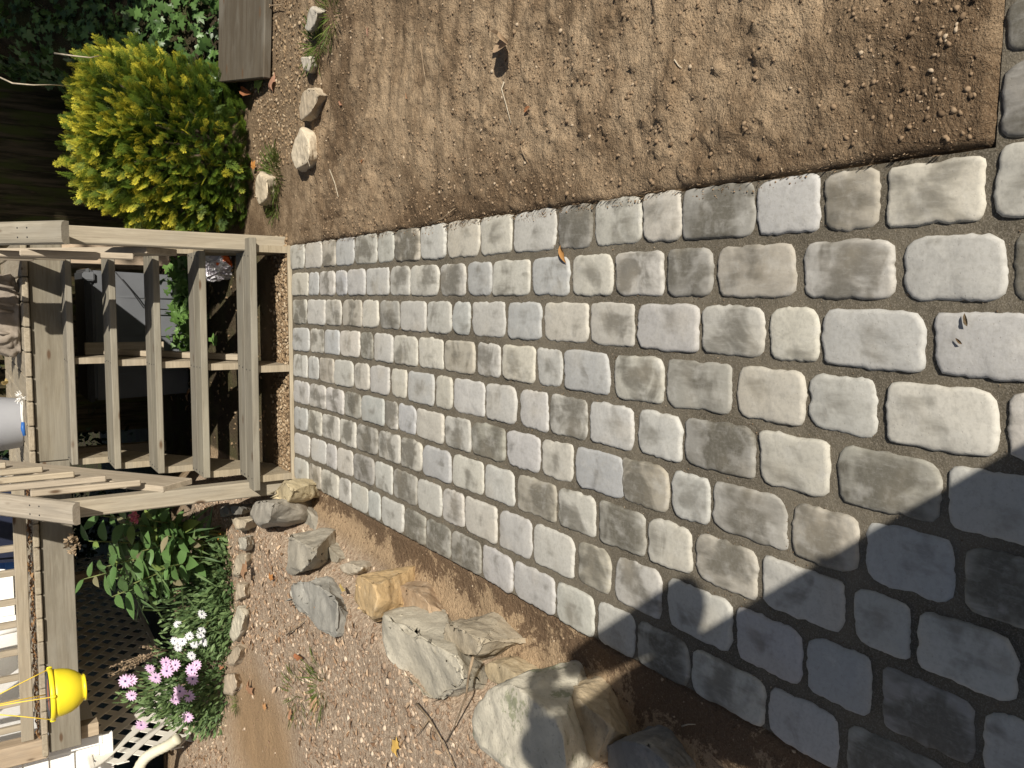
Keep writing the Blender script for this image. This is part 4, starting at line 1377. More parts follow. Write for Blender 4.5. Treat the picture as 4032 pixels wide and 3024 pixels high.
# ---- ivy over the bank
tv, tf = ivy_tpl()
n = 13000
X = RNG.uniform(.7, 5.2, n)
Y = RNG.uniform(5.45, 9.1, n)
k = (X - .233 * (Y - 6) > 1.28 + .10 * vnoise(Y * 3, X * 0, 3)) & (Y > 5.58 + .06 * vnoise(X * 5, X * 0, 4)) & (fbm(X * 4, Y * 4, 2, 61) + RNG.random(n) > -.1)
X, Y = X[k], Y[k]
m = len(X)
e = .02
gxn = (ground_h(X + e, Y) - ground_h(X - e, Y)) / (2 * e)
gyn = (ground_h(X, Y + e) - ground_h(X, Y - e)) / (2 * e)
G = np.stack([-gxn, -gyn, np.ones(m)], 1)
G /= np.linalg.norm(G, axis=1, keepdims=True)
lift = .03 + .10 * RNG.random(m) + .06 * (fbm(X * 3, Y * 3, 2, 71))
pos = np.stack([X, Y, ground_h(X, Y)], 1) + G * lift[:, None]
nr = G * .8 + unit(m) * .55 + np.array([0, -.25, .2])
xd = unit(m) + np.array([0, -.5, -.35])
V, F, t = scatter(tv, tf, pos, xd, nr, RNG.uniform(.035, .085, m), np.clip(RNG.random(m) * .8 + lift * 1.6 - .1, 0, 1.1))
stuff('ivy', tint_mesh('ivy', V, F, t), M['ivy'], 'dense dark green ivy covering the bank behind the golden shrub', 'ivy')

# ---- bushy plant with long lance leaves between the stairs and the lattice
bush = thing('leafy_bush', 'tall bush with large lance-shaped green leaves and one dusty pink flower head beside the stairs', 'bush', (-1.62, 5.42, .20))
LV = [leaf_mesh('leaf', 1, .42, .12, .16), leaf_mesh('leaf', 1, .47, .08, .28), leaf_mesh('leaf', 1, .38, .14, .05)]
for me in LV:
    me.materials.append(M['bushleaf'])
rb = random.Random(12)
stem_tops = []
for (tx, ty, Yt) in ((350, 2130, 5.30), (420, 2230, 5.22), (330, 2280, 5.34), (480, 2060, 5.24), (560, 2170, 5.12), (520, 2300, 5.2), (440, 2350, 5.25), (600, 2050, 5.2), (640, 2240, 5.12), (390, 2030, 5.36), (660, 2110, 5.1)):
    stem_tops.append(ony(tx, ty, Yt))
nleaf = 0
for si, tp in enumerate(stem_tops):
    base = Vector((-1.62 + rb.uniform(-.12, .12), 5.42 + rb.uniform(-.08, .10), .21))
    mid = base.lerp(tp, .5) + Vector((rb.uniform(-.03, .03), .03, .05))
    pts = [base.lerp(mid, t) * (1 - t) + mid.lerp(tp, t) * t for t in (0, .2, .4, .6, .8, 1)]
    link('stem', tube_mesh([p - bush.location for p in pts], [.007, .0065, .006, .005, .004, .003], 6), M['stem'], bush)
    nl = 17 if si < 7 else 14
    for j in range(nl):
        t = .38 + .62 * j / (nl - 1)
        p = base.lerp(mid, t) * (1 - t) + mid.lerp(tp, t) * t
        a = j * 2.4 + si
        dd = Vector((math.cos(a), math.sin(a) - .25, rb.uniform(-.25, .35) + .5 * (j == nl - 1))).normalized()
        nn = Vector((.12, -.62, .75)) + Vector((rb.uniform(-.5, .5), rb.uniform(-.35, .35), rb.uniform(-.25, .25)))
        nn = (nn - dd * nn.dot(dd)).normalized()
        s = rb.uniform(.10, .185) * (.75 if t > .9 else 1)
        g = rb.uniform(.75, 1.25)
        colr = (.105 * g, .200 * g, .062 * g) if rb.random() > .16 else ((.24, .32, .08) if rb.random() > .35 else (.32, .25, .17))
        o = link('leaf', LV[rb.randrange(3)], None, bush, col=colr)
        mt = Matrix((dd * s, nn.cross(dd) * s, nn * s)).transposed().to_4x4()
        mt.translation = p - bush.location
        o.matrix_local = mt
        nleaf += 1
# pink flower head of many florets, and a dried one
fp = ony(535, 2033, 5.16)
V, F, _ = scatter(*leaf_tpl(.03, .012, .1, .0), np.tile(np.array(fp), (70, 1)) + unit(70) * np.array([.028, .028, .012]), unit(70) + np.array([0, -.3, .9]), unit(70), RNG.uniform(.8, 1.2, 70))
o = link('flower_head', mesh_np('flower_head', V - np.array(bush.location), F), M['pinkhead'], bush)
fp = ony(290, 2140, 5.22)
V, F, _ = scatter(*leaf_tpl(.03, .014, .1, .0), np.tile(np.array(fp), (80, 1)) + unit(80) * np.array([.05, .04, .03]), unit(80) + np.array([0, -.3, .9]), unit(80), RNG.uniform(.7, 1.1, 80))
link('dried_flower_head', mesh_np('dried_flower_head', V - np.array(bush.location), F), M['twig'], bush)
# low filler leaves
V, F, t = scatter(*leaf_tpl(.05, .02), np.array([-1.62, 5.42, .62]) + unit(420) * np.array([.30, .20, .34]) * RNG.random((420, 1)) ** .5, unit(420), unit(420) + np.array([0, -.3, 1]), RNG.uniform(.7, 1.4, 420), RNG.random(420))
me = tint_mesh('undergrowth', V - np.array(bush.location), F, t)
stuff('undergrowth', me, M['mound'], parent=bush)

# ---- two clumps of cape daisies
PET = leaf_mesh('petal', 1, .34, .05, .10, 4)


def flower_mesh(npet, seed):
    rnd = random.Random(seed)
    V, F = [], []
    pv = [v.co.copy() for v in PET.vertices]
    pf = [list(p.vertices) for p in PET.polygons]
    for k in range(npet):
        a = 2 * math.pi * k / npet + rnd.uniform(-.06, .06)
        r = Matrix.Rotation(a, 3, 'Z') @ Matrix.Rotation(-.18 + rnd.uniform(-.12, .12), 3, 'Y')
        s = rnd.uniform(.9, 1.05)
        b = len(V)
        for v in pv:
            V.append(r @ Vector((v.x * s * .9 + .1, v.y * s, v.z)))
        F += [[i + b for i in f] for f in pf]
    return V, F


def clump(name, label, cx, cy, z0, rad, nleaf, flowers, pmat, tall, npet):
    loc = Vector((cx, cy, z0))
    th = thing(name, label, 'flower clump', loc)
    n = nleaf
    u = unit(n)
    u[:, 2] = np.abs(u[:, 2])
    lob = 1 + .16 * np.sin(u[:, 0] * 6 + 2) + .12 * np.sin(u[:, 1] * 7)
    pos = u * np.array(rad) * (lob * (.62 + .42 * RNG.random(n)))[:, None]
    xd = u + np.array([0, 0, .9]) + unit(n) * .8
    nr = unit(n) + np.array([0, -.3, .8])
    tv, tf = leaf_tpl(1, .34, .12, .2)
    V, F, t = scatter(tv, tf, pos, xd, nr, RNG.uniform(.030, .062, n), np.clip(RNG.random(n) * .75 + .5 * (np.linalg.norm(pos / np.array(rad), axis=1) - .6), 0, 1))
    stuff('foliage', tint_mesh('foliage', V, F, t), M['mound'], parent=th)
    fm = []
    for s in range(3):
        fv, ff = flower_mesh(npet, s)
        me = tint_mesh('flower', np.array([v[:] for v in fv]), np.array(ff), RNG.uniform(.2, 1, len(fv)))
        me.materials.append(pmat)
        fm.append(me)
    eye = lathe([(.001, .09), (.09, .08), (.15, .03), (.16, -.02), (.001, -.03)], 10, 'flower_center')
    eye.materials.append(M['eye'])
    for i, (x, y, s) in enumerate(flowers):
        # stand the bloom on the clump's surface where the photograph shows it
        best = None
        for k in range(60):
            Y = cy - rad[1] * 1.25 + k * .018
            p = ony(x, y, Y)
            q = ((p.x - cx) / (rad[0] * 1.12)) ** 2 + ((p.y - cy) / (rad[1] * 1.12)) ** 2 + (max(0, p.z - z0) / (rad[2] * 1.12)) ** 2
            if best is None or q < best[0]:
                best = (q, p)
            if q < 1:
                best = (q, p)
                break
        p = best[1]
        o = link('flower', fm[i % 3], None, th)
        nn = Vector((random.uniform(-.35, .45), -.85 + random.uniform(-.2, .2), .62 + random.uniform(-.2, .2))).normalized()
        qd = nn.to_track_quat('Z', 'Y') @ Quaternion((0, 0, 1), random.uniform(0, 6))
        o.rotation_euler = qd.to_euler()
        o.scale = (s, s, s)
        o.location = p - loc + Vector((0, -.012, .006))
        link('flower_center', eye, None, o)
        link('flower_stem', tube_mesh([Vector((0, 0, 0)), Vector(((p - loc).x * .6, (p - loc).y * .5, (p - loc).z * .6)), p - loc], .0025, 5), M['stem'], th)
    return th


wf = [C_((x, y))[0] for x, y in ((1470, 397), (1295, 470), (1468, 515), (1380, 555), (1272, 590), (1328, 592), (1415, 612), (1480, 597), (1297, 640), (1395, 697), (1460, 548))]
pf = [C_((x, y))[0] for x, y in ((1095, 790), (1135, 855), (1210, 745), (1215, 808), (1277, 765), (915, 882), (955, 875), (960, 985), (1430, 765), (1395, 800), (1403, 865), (1310, 955), (1280, 1012), (1375, 990), (1368, 1140), (1030, 1200))]
clump('white_daisy_clump', 'low clump of white daisies with dark blue eyes between the bush and the pink daisies', -2.02, 5.52, .20, (.32, .30, .30), 2300,
      [(x, y, random.uniform(.030, .036)) for x, y in wf], M['petal_w'], 0, 14)
clump('pink_daisy_clump', 'taller clump of pink daisies in front of the white lattice', -2.56, 5.66, .20, (.36, .28, .50), 3400,
      [(x, y, random.uniform(.038, .052)) for x, y in pf], M['petal_p'], 0, 13)
# leaves at the foot of the stairs' left side, continuing the bed towards the bush
n = 900
u = unit(n); u[:, 2] = np.abs(u[:, 2])
pos = np.array([-1.80, 5.38, .20]) + u * np.array([.26, .16, .20]) * RNG.uniform(.55, 1.05, (n, 1))
V, F, t = scatter(*leaf_tpl(1, .36, .12, .2), pos, u + unit(n) * .7 + np.array([0, -.2, .7]), unit(n) + np.array([0, -.3, .9]), RNG.uniform(.035, .07, n), RNG.random(n))
gl = thing('green_daisy_clump', 'flowerless dark green daisy foliage right of the white blooms', 'plant', (-1.80, 5.38, .20), me=tint_mesh('green_daisy_clump', V - np.array([-1.80, 5.38, .20]), F, t), mat=M['mound'])

# dried seed spikes leaning out between the daisies
p0 = ony(660, 2560, 5.56)
dsk = thing('dried_seed_stalks', 'dry brown seed stalks leaning up out of the daisies in front of the lattice', 'dried plant', p0)
for k, (x, y) in enumerate(((440, 2655), (470, 2640), (500, 2610), (560, 2545), (565, 2590), (450, 2620))):
    p = ony(x, y, 5.5)
    link('stalk', tube_mesh([Vector((0, 0, 0)), (p - p0) * .5 + Vector((.01, 0, .02)), p - p0], [.003, .0025, .0015], 5), M['twig'], dsk)
    n = 60
    tt = RNG.uniform(.45, 1.02, n)
    pos = tt[:, None] * np.array(p - p0)[None] + unit(n) * .012
    V, F, _ = scatter(*leaf_tpl(1, .35, .1, .1), pos, unit(n) + np.array(p - p0) * 3, unit(n), RNG.uniform(.010, .022, n))
    link('seed_head', mesh_np('seed_head', V, F), M['twig'], dsk)

# ---- grass tufts by the border stones
GT = 'grass tufts among the border stones'


def tuft(label, p, r, n, h, lean=(0, 0)):
    a = RNG.uniform(0, 6.28, n)
    rr_ = r * np.sqrt(RNG.random(n))
    pos = np.stack([np.cos(a) * rr_, np.sin(a) * rr_, np.zeros(n)], 1)
    xd = np.stack([np.cos(a) * .7 + lean[0], np.sin(a) * .7 + lean[1], RNG.uniform(.4, 1.3, n)], 1)
    V, F, t = scatter(*leaf_tpl(1, .05, .1, .5), pos, xd, unit(n) * .4 + np.array([0, 0, 1]), RNG.uniform(.5, 1.1, n) * h, RNG.random(n))
    z = float(ground_h(p.x, p.y))
    thing('grass_tuft', label, 'grass tuft', (p.x, p.y, z), GT, tint_mesh('grass_tuft', V, F, t), M['grass'])


tuft('bright green grass tuft between the two farthest grey border stones', onz(1255, 175), .09, 160, .10)
tuft('thin grass tuft right of the jagged grey border stone', onz(1310, 60), .12, 110, .10)
tuft('wispy grass tuft between the two cream border stones', onz(1085, 690), .12, 240, .11)
tuft('short grass tuft in front of the pitted cream border stone', onz(1085, 800), .07, 110, .08)
tuft('thin grass growing in the mulch beside the long pale boulder', onz(1260, 2700, .22), .10, 70, .10)
tuft('sparse grass in the mulch left of the blue-grey boulder', onz(1160, 2740, .22), .12, 60, .09)
tuft('little weed at the edge of the sandy patch by the pink daisies', onz(935, 2770, .22), .045, 60, .06)

# ---- trailing creeper on the ground under the stairs
n = 420
a0, a1 = onz(690, 1030, .18), onz(735, 1330, .1)
tt = RNG.random(n)
pos = np.array(a0)[None] * (1 - tt[:, None]) + np.array(a1)[None] * tt[:, None] + RNG.normal(size=(n, 3)) * np.array([.10, .22, .05])
pos[:, 2] = np.abs(pos[:, 2]) * .6 + .03
tv, tf = ivy_tpl()
V, F, t = scatter(tv, tf, pos, unit(n) + np.array([0, -.6, 0]), unit(n) * .6 + np.array([0, -.4, .9]), RNG.uniform(.05, .10, n), RNG.random(n) * .5 + .6)
c0 = Vector((float(pos[:, 0].mean()), float(pos[:, 1].mean()), 0))
thing('creeper', 'sunlit broad-leaved creeper growing on the ground seen between the stair treads', 'creeper', c0, me=tint_mesh('creeper', V - np.array(c0), F, t), mat=mat_leaf('creeper_leaf', (.05, .12, .03), (.14, .25, .06), trans=.3))

# ---- shrubs behind the deck, and two unseen trees added to shade bank and fence
def leafy(name, label, cat, c, rad, n, s0, s1, mat, trunk=None, group=None, gap=.35):
    c = Vector(c)
    th = thing(name, label, cat, (c.x, c.y, 0), group)
    u = unit(n)
    cl = unit(26) * (.45 + .5 * RNG.random((26, 1)))
    k = RNG.integers(0, 26, n)
    pos = (cl[k] + u * gap * RNG.random((n, 1)) ** .4) * np.array(rad) + np.array([0, 0, c.z])
    V, F, t = scatter(*leaf_tpl(1, .45, .1, .2), pos, unit(n), unit(n) + np.array([0, -.2, .7]), RNG.uniform(s0, s1, n), RNG.random(n))
    stuff('crown', tint_mesh('crown', V, F, t), mat, parent=th)
    if trunk:
        link('trunk', tube_mesh([(0, 0, -.1), (.03, .02, c.z * .5), (0, 0, c.z)], [trunk, trunk * .8, trunk * .4], 10), M['bark'], th)
        for q in range(6):
            a = q * 1.05
            link('limb', tube_mesh([(0, 0, c.z * .55 + q * .15), (math.cos(a) * rad[0] * .4, math.sin(a) * rad[1] * .4, c.z * .8 + q * .1), (math.cos(a) * rad[0] * .8, math.sin(a) * rad[1] * .8, c.z + .2)],
                                   [trunk * .4, trunk * .25, trunk * .1], 6), M['bark'], th)
    return th


leafy('evergreen_shrub', 'dark evergreen shrub behind the far rail of the deck, above the stairs', 'shrub', (-.9, 9.5, 1.1), (.9, .5, 1.2), 3600, .05, .11, M['hedge'], .05)
leafy('evergreen_shrub', 'dark evergreen shrub seen past the deck rail left of the stairs', 'shrub', (-2.4, 10.3, 1.3), (1.0, .5, 1.3), 3600, .05, .11, M['hedge'], .05)
leafy('evergreen_shrub', 'dark evergreen shrub filling the gap right of the stair rail', 'shrub', (.55, 9.75, 1.2), (.8, .4, 1.3), 2600, .05, .11, M['hedge'], .05)
leafy('added_shade_tree', 'tall unseen broadleaf tree added so that its crown shades the ivy bank', 'tree', (6.0, 2.4, 4.9), (1.9, 1.9, 1.5), 9000, .16, .30, M['hedge'], .16, gap=.42)
leafy('added_shade_tree', 'second unseen broadleaf tree added to shade the dark fence, farther to the right', 'tree', (6.2, 5.6, 3.6), (1.7, 1.9, 1.8), 9000, .16, .30, M['hedge'], .15, gap=.42)

# ------------------------------------------------------------------ nail heads in treads and rails
NAIL = lathe([(.001, .0015), (.0042, .001), (.0045, -.002), (.001, -.002)], 8, 'nail')
NAIL.materials.append(M['iron'])
for k in range(5):
    for xn in (-1.02, -.402, .235):
        for dy in (.035, .105, .18, .25):
            link('nail', NAIL, None, stairs, Vector((xn + rs.uniform(-.008, .008), YS + RUN * k + dy, ZS[k] + .0004)) - stairs.location)
for cx_n in (-1.082, .303):
    for dn in (.16, .21):
        for sx in (-.022, .024):
            link('nail', NAIL, None, stairs, Vector((cx_n + sx, 4.60 + dn, 1.143 + dn * SL + .0295)) - stairs.location, (math.atan(SL), 0, 0))

# ------------------------------------------------------------------ hanging pot
PY = 4.2
pc0 = ony(262, 2720, PY)
rim = ony(192, 2722, PY)
pot = thing('hanging_pot', 'bright yellow plastic hanging pot on thin yellow cords in front of the deck', 'plant pot', (pc0.x, PY, rim.z - .150))
RB = .107
pp = [(.001, .0), (.056, .0), (.060, .002), (.060, .009), (.057, .012), (.068, .022), (.084, .041), (.096, .064), (.1035, .090), (.107, .116), (.108, .133)]
b = link('pot_body', lathe(pp + [(.1035, .134), (.100, .120), (.001, .118)], 48, 'pot_body'), M['yellow'], pot)
link('rim', lathe([(.104, .131), (.113, .1315), (.1165, .136), (.1165, .146), (.113, .151), (.105, .1515), (.101, .147), (.101, .131), (.104, .131)], 48, 'rim'), M['yellow'], pot)
link('liner', lathe([(.001, .128), (.094, .128), (.100, .1525), (.1035, .1545), (.1005, .1565), (.094, .149), (.001, .136)], 36, 'liner'), M['liner'], pot)
link('clay_insert', lathe([(.001, .137), (.078, .137), (.082, .150), (.074, .1515), (.001, .146)], 30, 'clay_insert'), M['terracotta'], pot)
top_ = Vector((.004, 0, .47))
for a in (.35, 1.95, 3.55, 5.0):
    e = Vector((math.cos(a) * .110, math.sin(a) * .110, .147))
    link('cord', tube_mesh([e, e.lerp(top_, .4) + Vector((.002, 0, -.002)), top_], .0026, 6), M['cord'], pot)
    lg = lathe([(.001, -.012), (.007, -.010), (.009, 0), (.007, .010), (.001, .012)], 10, 'lug')
    link('lug', lg, M['yellow'], pot, e + Vector((math.cos(a) * .004, math.sin(a) * .004, -.006)))
hk = thing('crook_pole', 'black iron crook pole holding the yellow pot from above', 'garden hook', (pc0.x - 1.0, PY + .3, .2))
h0 = Vector((pc0.x, PY, rim.z + .32)) - hk.location
link('pole', tube_mesh([(0, 0, -.3), (0, 0, 1.0), (0, 0, 1.75), (.06, 0, 1.95), (.25, -.02, 2.05), (.45, -.04, 2.0), h0 + Vector((.0, 0, .32)), h0 + Vector((0, 0, .03)), h0 + Vector((.012, 0, 0)), h0 + Vector((.02, 0, .02))],
                       .0065, 8), M['iron'], hk)

# ------------------------------------------------------------------ things under and on the deck
by = 7.25
q0, q1 = ony(318, 1062, by), ony(596, 1062, by)
bw, bd_, bh = 1.02, .62, q0.z - .02
cx = q0.x - bw / 2
bin_ = thing('storage_bin', 'dark grey plastic storage bin under the deck, half lit through the stairs', 'storage bin', (cx, by + bd_ / 2, 0))


def taper_box(w0, d0, w1, d1, z0, z1, bev=.02):
    bm = bmesh.new()
    vs = [bm.verts.new((sx * w / 2, sy * d / 2, z)) for w, d, z in ((w0, d0, z0), (w1, d1, z1)) for sx, sy in ((-1, -1), (1, -1), (1, 1), (-1, 1))]
    for f in ((0, 3, 2, 1), (4, 5, 6, 7), (0, 1, 5, 4), (1, 2, 6, 5), (2, 3, 7, 6), (3, 0, 4, 7)):
        bm.faces.new([vs[i] for i in f])
    bmesh.ops.bevel(bm, geom=bm.edges[:], offset=bev, segments=2, affect='EDGES')
    me = bpy.data.meshes.new('tapered_box')
    bm.to_mesh(me)
    bm.free()
    return me


link('body', taper_box(bw * .95, bd_ * .9, bw, bd_, .0, bh - .05), M['greybin'], bin_)
link('lid', taper_box(bw * 1.04, bd_ * 1.05, bw * 1.0, bd_, bh - .048, bh, .014), M['darkbin'], bin_)
link('latch', taper_box(.07, .035, .06, .03, 0, .085, .008), M['greybin'], bin_, (bw / 2 - .05, -bd_ / 2 - .02, bh - .07))
for k in range(3):
    link('rib', taper_box(.02, .012, .018, .01, .03, bh - .06, .003), M['greybin'], bin_, (-bw * .3 + k * bw * .3, -bd_ / 2 + .012, 0))
c0 = ony(455, 1072, by - .08)
c1 = ony(566, 1212, by - .08)
ch = thing('chain', 'dark cord hanging slantwise in front of the grey storage bin', 'cord', c0)
link('strand', tube_mesh([Vector((0, 0, 0)), (c1 - c0) * .5 + Vector((0, 0, -.01)), c1 - c0, (c1 - c0) + Vector((-.02, .03, -.25))], .005, 6), M['iron'], ch)
tp0 = ony(440, 1034, 7.9)
tb = thing('stacked_lumber', 'pale planed boards standing behind the grey storage bin', 'lumber', (tp0.x, 7.95, 0))
board('timber', tb, (tp0.x + .03, 7.95, 0), (tp0.x + .03, 7.95, .98), .09, .04, (0, -1, 0), M['wood'], (.55, .42, .30))
board('timber', tb, (tp0.x + .14, 7.98, 0), (tp0.x + .14, 7.98, 1.0), .09, .04, (0, -1, 0), M['wood'], (.55, .42, .30))
p = ony(360, 1372, 6.75)
lb_ = thing('offcut_block', 'sawn wooden block resting under the deck beside the middle stringer', 'offcut', (p.x, 6.75, .30))
board('block', lb_, (p.x, 6.75, .30), (p.x, 6.75, ony(333, 1380, 6.75).z), .085, .06, (0, -1, 0), M['wood'], (.56, .47, .35))
# crumpled film bag
p = onz(900, 1066, .0)
bg0 = Vector((p.x + .02, p.y - .02, .0))
bm = bmesh.new()
bmesh.ops.create_icosphere(bm, subdivisions=4, radius=1)
for v in bm.verts:
    n_ = mnoise.noise(v.co * 1.6 + Vector((3, 1, 2))) * .35 + abs(mnoise.noise(v.co * 4.1)) * .28
    v.co = Vector((v.co.x * .085, v.co.y * .12, v.co.z * .15)) * (1 + n_)
    v.co.z = max(v.co.z, -.10) + .10
me = bpy.data.meshes.new('film_bag'); bm.to_mesh(me); bm.free()
thing('plastic_bag', 'crumpled clear plastic bag with orange print lying under the lowest treads', 'bag', bg0, me=me, mat=M['film'])
# canvas bag on the deck edge
a, b = ony(70, 1085, 6.25), ony(70, 1395, 6.25)
bm = bmesh.new()
bmesh.ops.create_icosphere(bm, subdivisions=5, radius=1)
L = (a - b).length / 2
for v in bm.verts:
    q = v.co.copy()
    n_ = mnoise.noise(q * 2.1) * .14 + abs(mnoise.noise(Vector((q.x * 5, q.y * 2, q.z * 5)))) * .16
    sg = lambda t: math.copysign(abs(t) ** .62, t)
    v.co = Vector((sg(q.x) * L, sg(q.y) * .17, sg(q.z) * .15)) * (1 + n_)
    if v.co.z < -.11:
        v.co.z = -.11 + (v.co.z + .11) * .1
me = bpy.data.meshes.new('canvas_bag'); bm.to_mesh(me); bm.free()
for p_ in me.polygons:
    p_.use_smooth = True
cb = thing('canvas_bag', 'slumped taupe canvas bag with straps lying at the top of the stairs', 'bag', ((a.x + b.x) / 2, 6.34, DZ + .115))
link('sack', me, M['canvas'], cb)
for k, (x0, x1) in enumerate(((-.12, .06), (.02, .17))):
    link('strap', tube_mesh([(x0, -.15, -.09), (x0 + .01, -.205, .0), (x0 + .06, -.16, .12), (x1, -.12, .16), (x1 + .03, -.20, .06), (x1, -.215, -.08)], .010, 6), M['canvas'], cb)
link('buckle', box_mesh(.03, .012, .022, .003), M['darkbin'], cb, (-.08, -.205, .03))
# bucket, lid and brush
a, b = ony(45, 1560, 6.5), ony(45, 1775, 6.5)
bx_ = (a.x + b.x) / 2
bk = thing('bucket', 'light grey plastic bucket with a white lid near the left stair rail', 'bucket', (bx_, 6.52, DZ))
r = abs(a.x - b.x) / 2
link('pail', lathe([(.001, 0), (r * .86, 0), (r * .9, .01), (r, .16), (r * 1.03, .17), (r * 1.03, .19), (r * .97, .19), (r * .9, .02), (.001, .015)], 40), M['bucket'], bk)
link('lid', lathe([(.001, .205), (r * 1.0, .202), (r * 1.07, .195), (r * 1.07, .178), (r * 1.035, .178)], 40), M['white'], bk)
q0, q1 = ony(73, 1575, 6.08), ony(95, 1715, 6.06)
br = thing('scrub_brush', 'white scrub brush with a blue grip lying on the deck edge', 'brush', (q0.x, 6.08, DZ + .012))
e_ = Vector((q1.x - q0.x, -.03, .0))
link('handle', tube_mesh([(0, 0, .008), e_ * .4 + Vector((0, 0, .012)), e_ * .62 + Vector((0, 0, .008))], [.009, .007, .009], 8), M['white'], br)
link('grip', tube_mesh([e_ * .62 + Vector((0, 0, .008)), e_ * .8 + Vector((0, 0, .01)), e_ + Vector((0, 0, .004))], [.010, .013, .009], 8), M['blue'], br)
n = 90
V, F, _ = scatter(*leaf_tpl(.03, .005, 0, 0), unit(n) * np.array([.03, .02, .012]) + np.array([.01, 0, .014]), unit(n) + np.array([0, 0, .6]), unit(n), np.ones(n))
link('bristles', mesh_np('bristles', V, F), M['white'], br)
# grill under a dark cover and white garden seat cushions behind the rail
p = ony(40, 2080, 6.75)
gr = thing('covered_grill', 'black covered grill standing on the deck behind the left stair rail', 'grill', (p.x, 6.95, DZ))
me = taper_box(.52, .42, .44, .34, .02, .82, .05)
link('cover', me, M['navy'], gr)
for sx in (-.2, .2):
    for sy in (-.15, .15):
        link('leg', tube_mesh([(sx, sy, 0), (sx, sy, .08)], .02, 8), M['iron'], gr)
p = ony(40, 2190, 6.9)
bt = thing('blue_tarp_bundle', 'folded dark blue tarp on the deck beside the covered grill', 'tarp', (p.x - .06, 7.2, DZ))
link('bundle', taper_box(.30, .34, .24, .28, .0, .16, .04), M['blue'], bt)
for i, (yy, lab) in enumerate(((2640, 'white plastic chair with a red printed bag on its seat, behind the yellow pot'), (2860, 'white plastic chair half hidden behind the corner post of the deck'))):
    p = ony(60, yy, 7.3)
    chr_ = thing('patio_chair', lab, 'chair', (p.x, 7.4, DZ), 'white plastic chairs on the deck')
    link('seat', taper_box(.46, .44, .48, .46, .40, .44, .012), M['white'], chr_)
    link('backrest', taper_box(.46, .035, .40, .03, .44, .88, .012), M['white'], chr_, (0, .22, 0))
    for sx in (-.2, .2):
        for sy in (-.19, .19):
            link('leg', tube_mesh([(sx * 1.1, sy * 1.1, 0), (sx, sy, .41)], .022, 8), M['white'], chr_)
        link('armrest', taper_box(.05, .42, .05, .42, .62, .645, .008), M['white'], chr_, (sx * 1.12, .02, 0))
    if i == 0:
        pk = thing('paper_bag', 'white paper bag with red print on the white chair behind the pot', 'bag', (p.x, 7.32, DZ + .442))
        link('sack', taper_box(.30, .2, .26, .14, 0, .26, .03), M['white'], pk)
        link('print', box_mesh(.12, .004, .05, .001), M['red'], pk, (.02, -.0985, .09), (.115, 0, 0))
# litter caught along the deck's edge
n = 420
X = RNG.uniform(-2.85, -1.1, n)
pos = np.stack([X, 6.0 + RNG.random(n) * .12, np.full(n, DZ + .002) + RNG.random(n) * .02], 1)
V, F, t = scatter(*leaf_tpl(1, .5, .3, .1), pos, unit(n) * np.array([1, 1, .2]), unit(n) * .6 + np.array([0, 0, 1]), RNG.uniform(.012, .05, n), RNG.random(n))
stuff('deck_litter', tint_mesh('deck_litter', V, F, t), mat_leaf('litter_leaf', (.16, .07, .03), (.42, .26, .13), trans=.2), 'brown leaf litter caught under the bottom rail of the deck', 'leaf litter')

# ------------------------------------------------------------------ fallen leaves, each one its own
LM = {}


def maple():
    out = []
    for k in range(5):
        a = (-2.2 + 1.1 * k)
        r = (.62, .86, 1.0, .86, .62)[k]
        for da, f in ((-.30, .55), (-.14, .72), (0, 1.0), (.14, .72), (.30, .55)):
            out.append((math.cos(a + da) * r * f, math.sin(a + da) * r * f))
    out.append((-.35, .02))
    V = [(0, 0, .04)] + [(x, y, .16 * math.sin(3 * x + 2 * y) - .12 * (x * x + y * y)) for x, y in out]
    n_ = len(out)
    return mesh_py('leaf_blade', V, [[0, 1 + i, 1 + (i + 1) % n_] for i in range(n_)], True)


LM['maple'] = maple()
LM['blade'] = leaf_mesh('leaf_blade', 1, .34, .35, .05, 6, .3)
LM['curl'] = leaf_mesh('leaf_blade', 1, .52, .75, -.35, 7, .5)
for k in LM:
    LM[k].materials.append(M['fall'])


def fallen(label, x, y, kind, size, ang, col, z=None, tilt=(0, 0), zoff=.006, cat='fallen leaf'):
    p = onz(x, y, 0 if z is None else z)
    if z is None:
        for _ in range(4):
            p = onz(x, y, float(ground_h(p.x, p.y)) if not (-1.03 < p.x < .29 and p.y < 4.7) else 0.002)
    o = thing('fallen_leaf', label, cat, p + Vector((0, 0, zoff)), None, LM[kind], None, col, (tilt[0], tilt[1], ang))
    o.scale = (size, size, size)
    return o


fallen('large curled tan leaf standing up in the middle of the soil bed', 1985, 150, 'curl', .135, -1.95, (.50, .36, .24), tilt=(.25, -.05), zoff=.012)
fallen('narrow orange leaf lying on the pavers near the soil bed', 2212, 965, 'blade', .065, 3.6, (.62, .30, .08))
fallen('pale green maple leaf lying at the end of the grey plank', 1035, 330, 'maple', .085, .8, (.28, .42, .08), zoff=.03)
fallen('brownish pink maple leaf right of the green one', 1085, 318, 'maple', .080, 2.2, (.40, .20, .14), zoff=.02)
fallen('rust red leaf propped below the green maple leaf', 1012, 372, 'curl', .11, 1.2, (.33, .10, .04), zoff=.03)
fallen('orange leaf beside the top of the pitted cream stone', 1015, 655, 'maple', .05, .4, (.62, .26, .05), zoff=.03)
fallen('small pink-brown leaf near the cracked border stone', 1352, 414, 'blade', .055, 1.0, (.46, .22, .14))
fallen('small rust leaf on the soil left of the long twig', 2092, 420, 'blade', .040, 1.9, (.45, .17, .07))
fallen('small rust leaf near the cream-white border stone', 1434, 628, 'blade', .045, 2.2, (.44, .17, .07))
fallen('tiny tan leaf on the soil near the stair end of the bed', 1610, 390, 'blade', .035, .6, (.40, .22, .13))
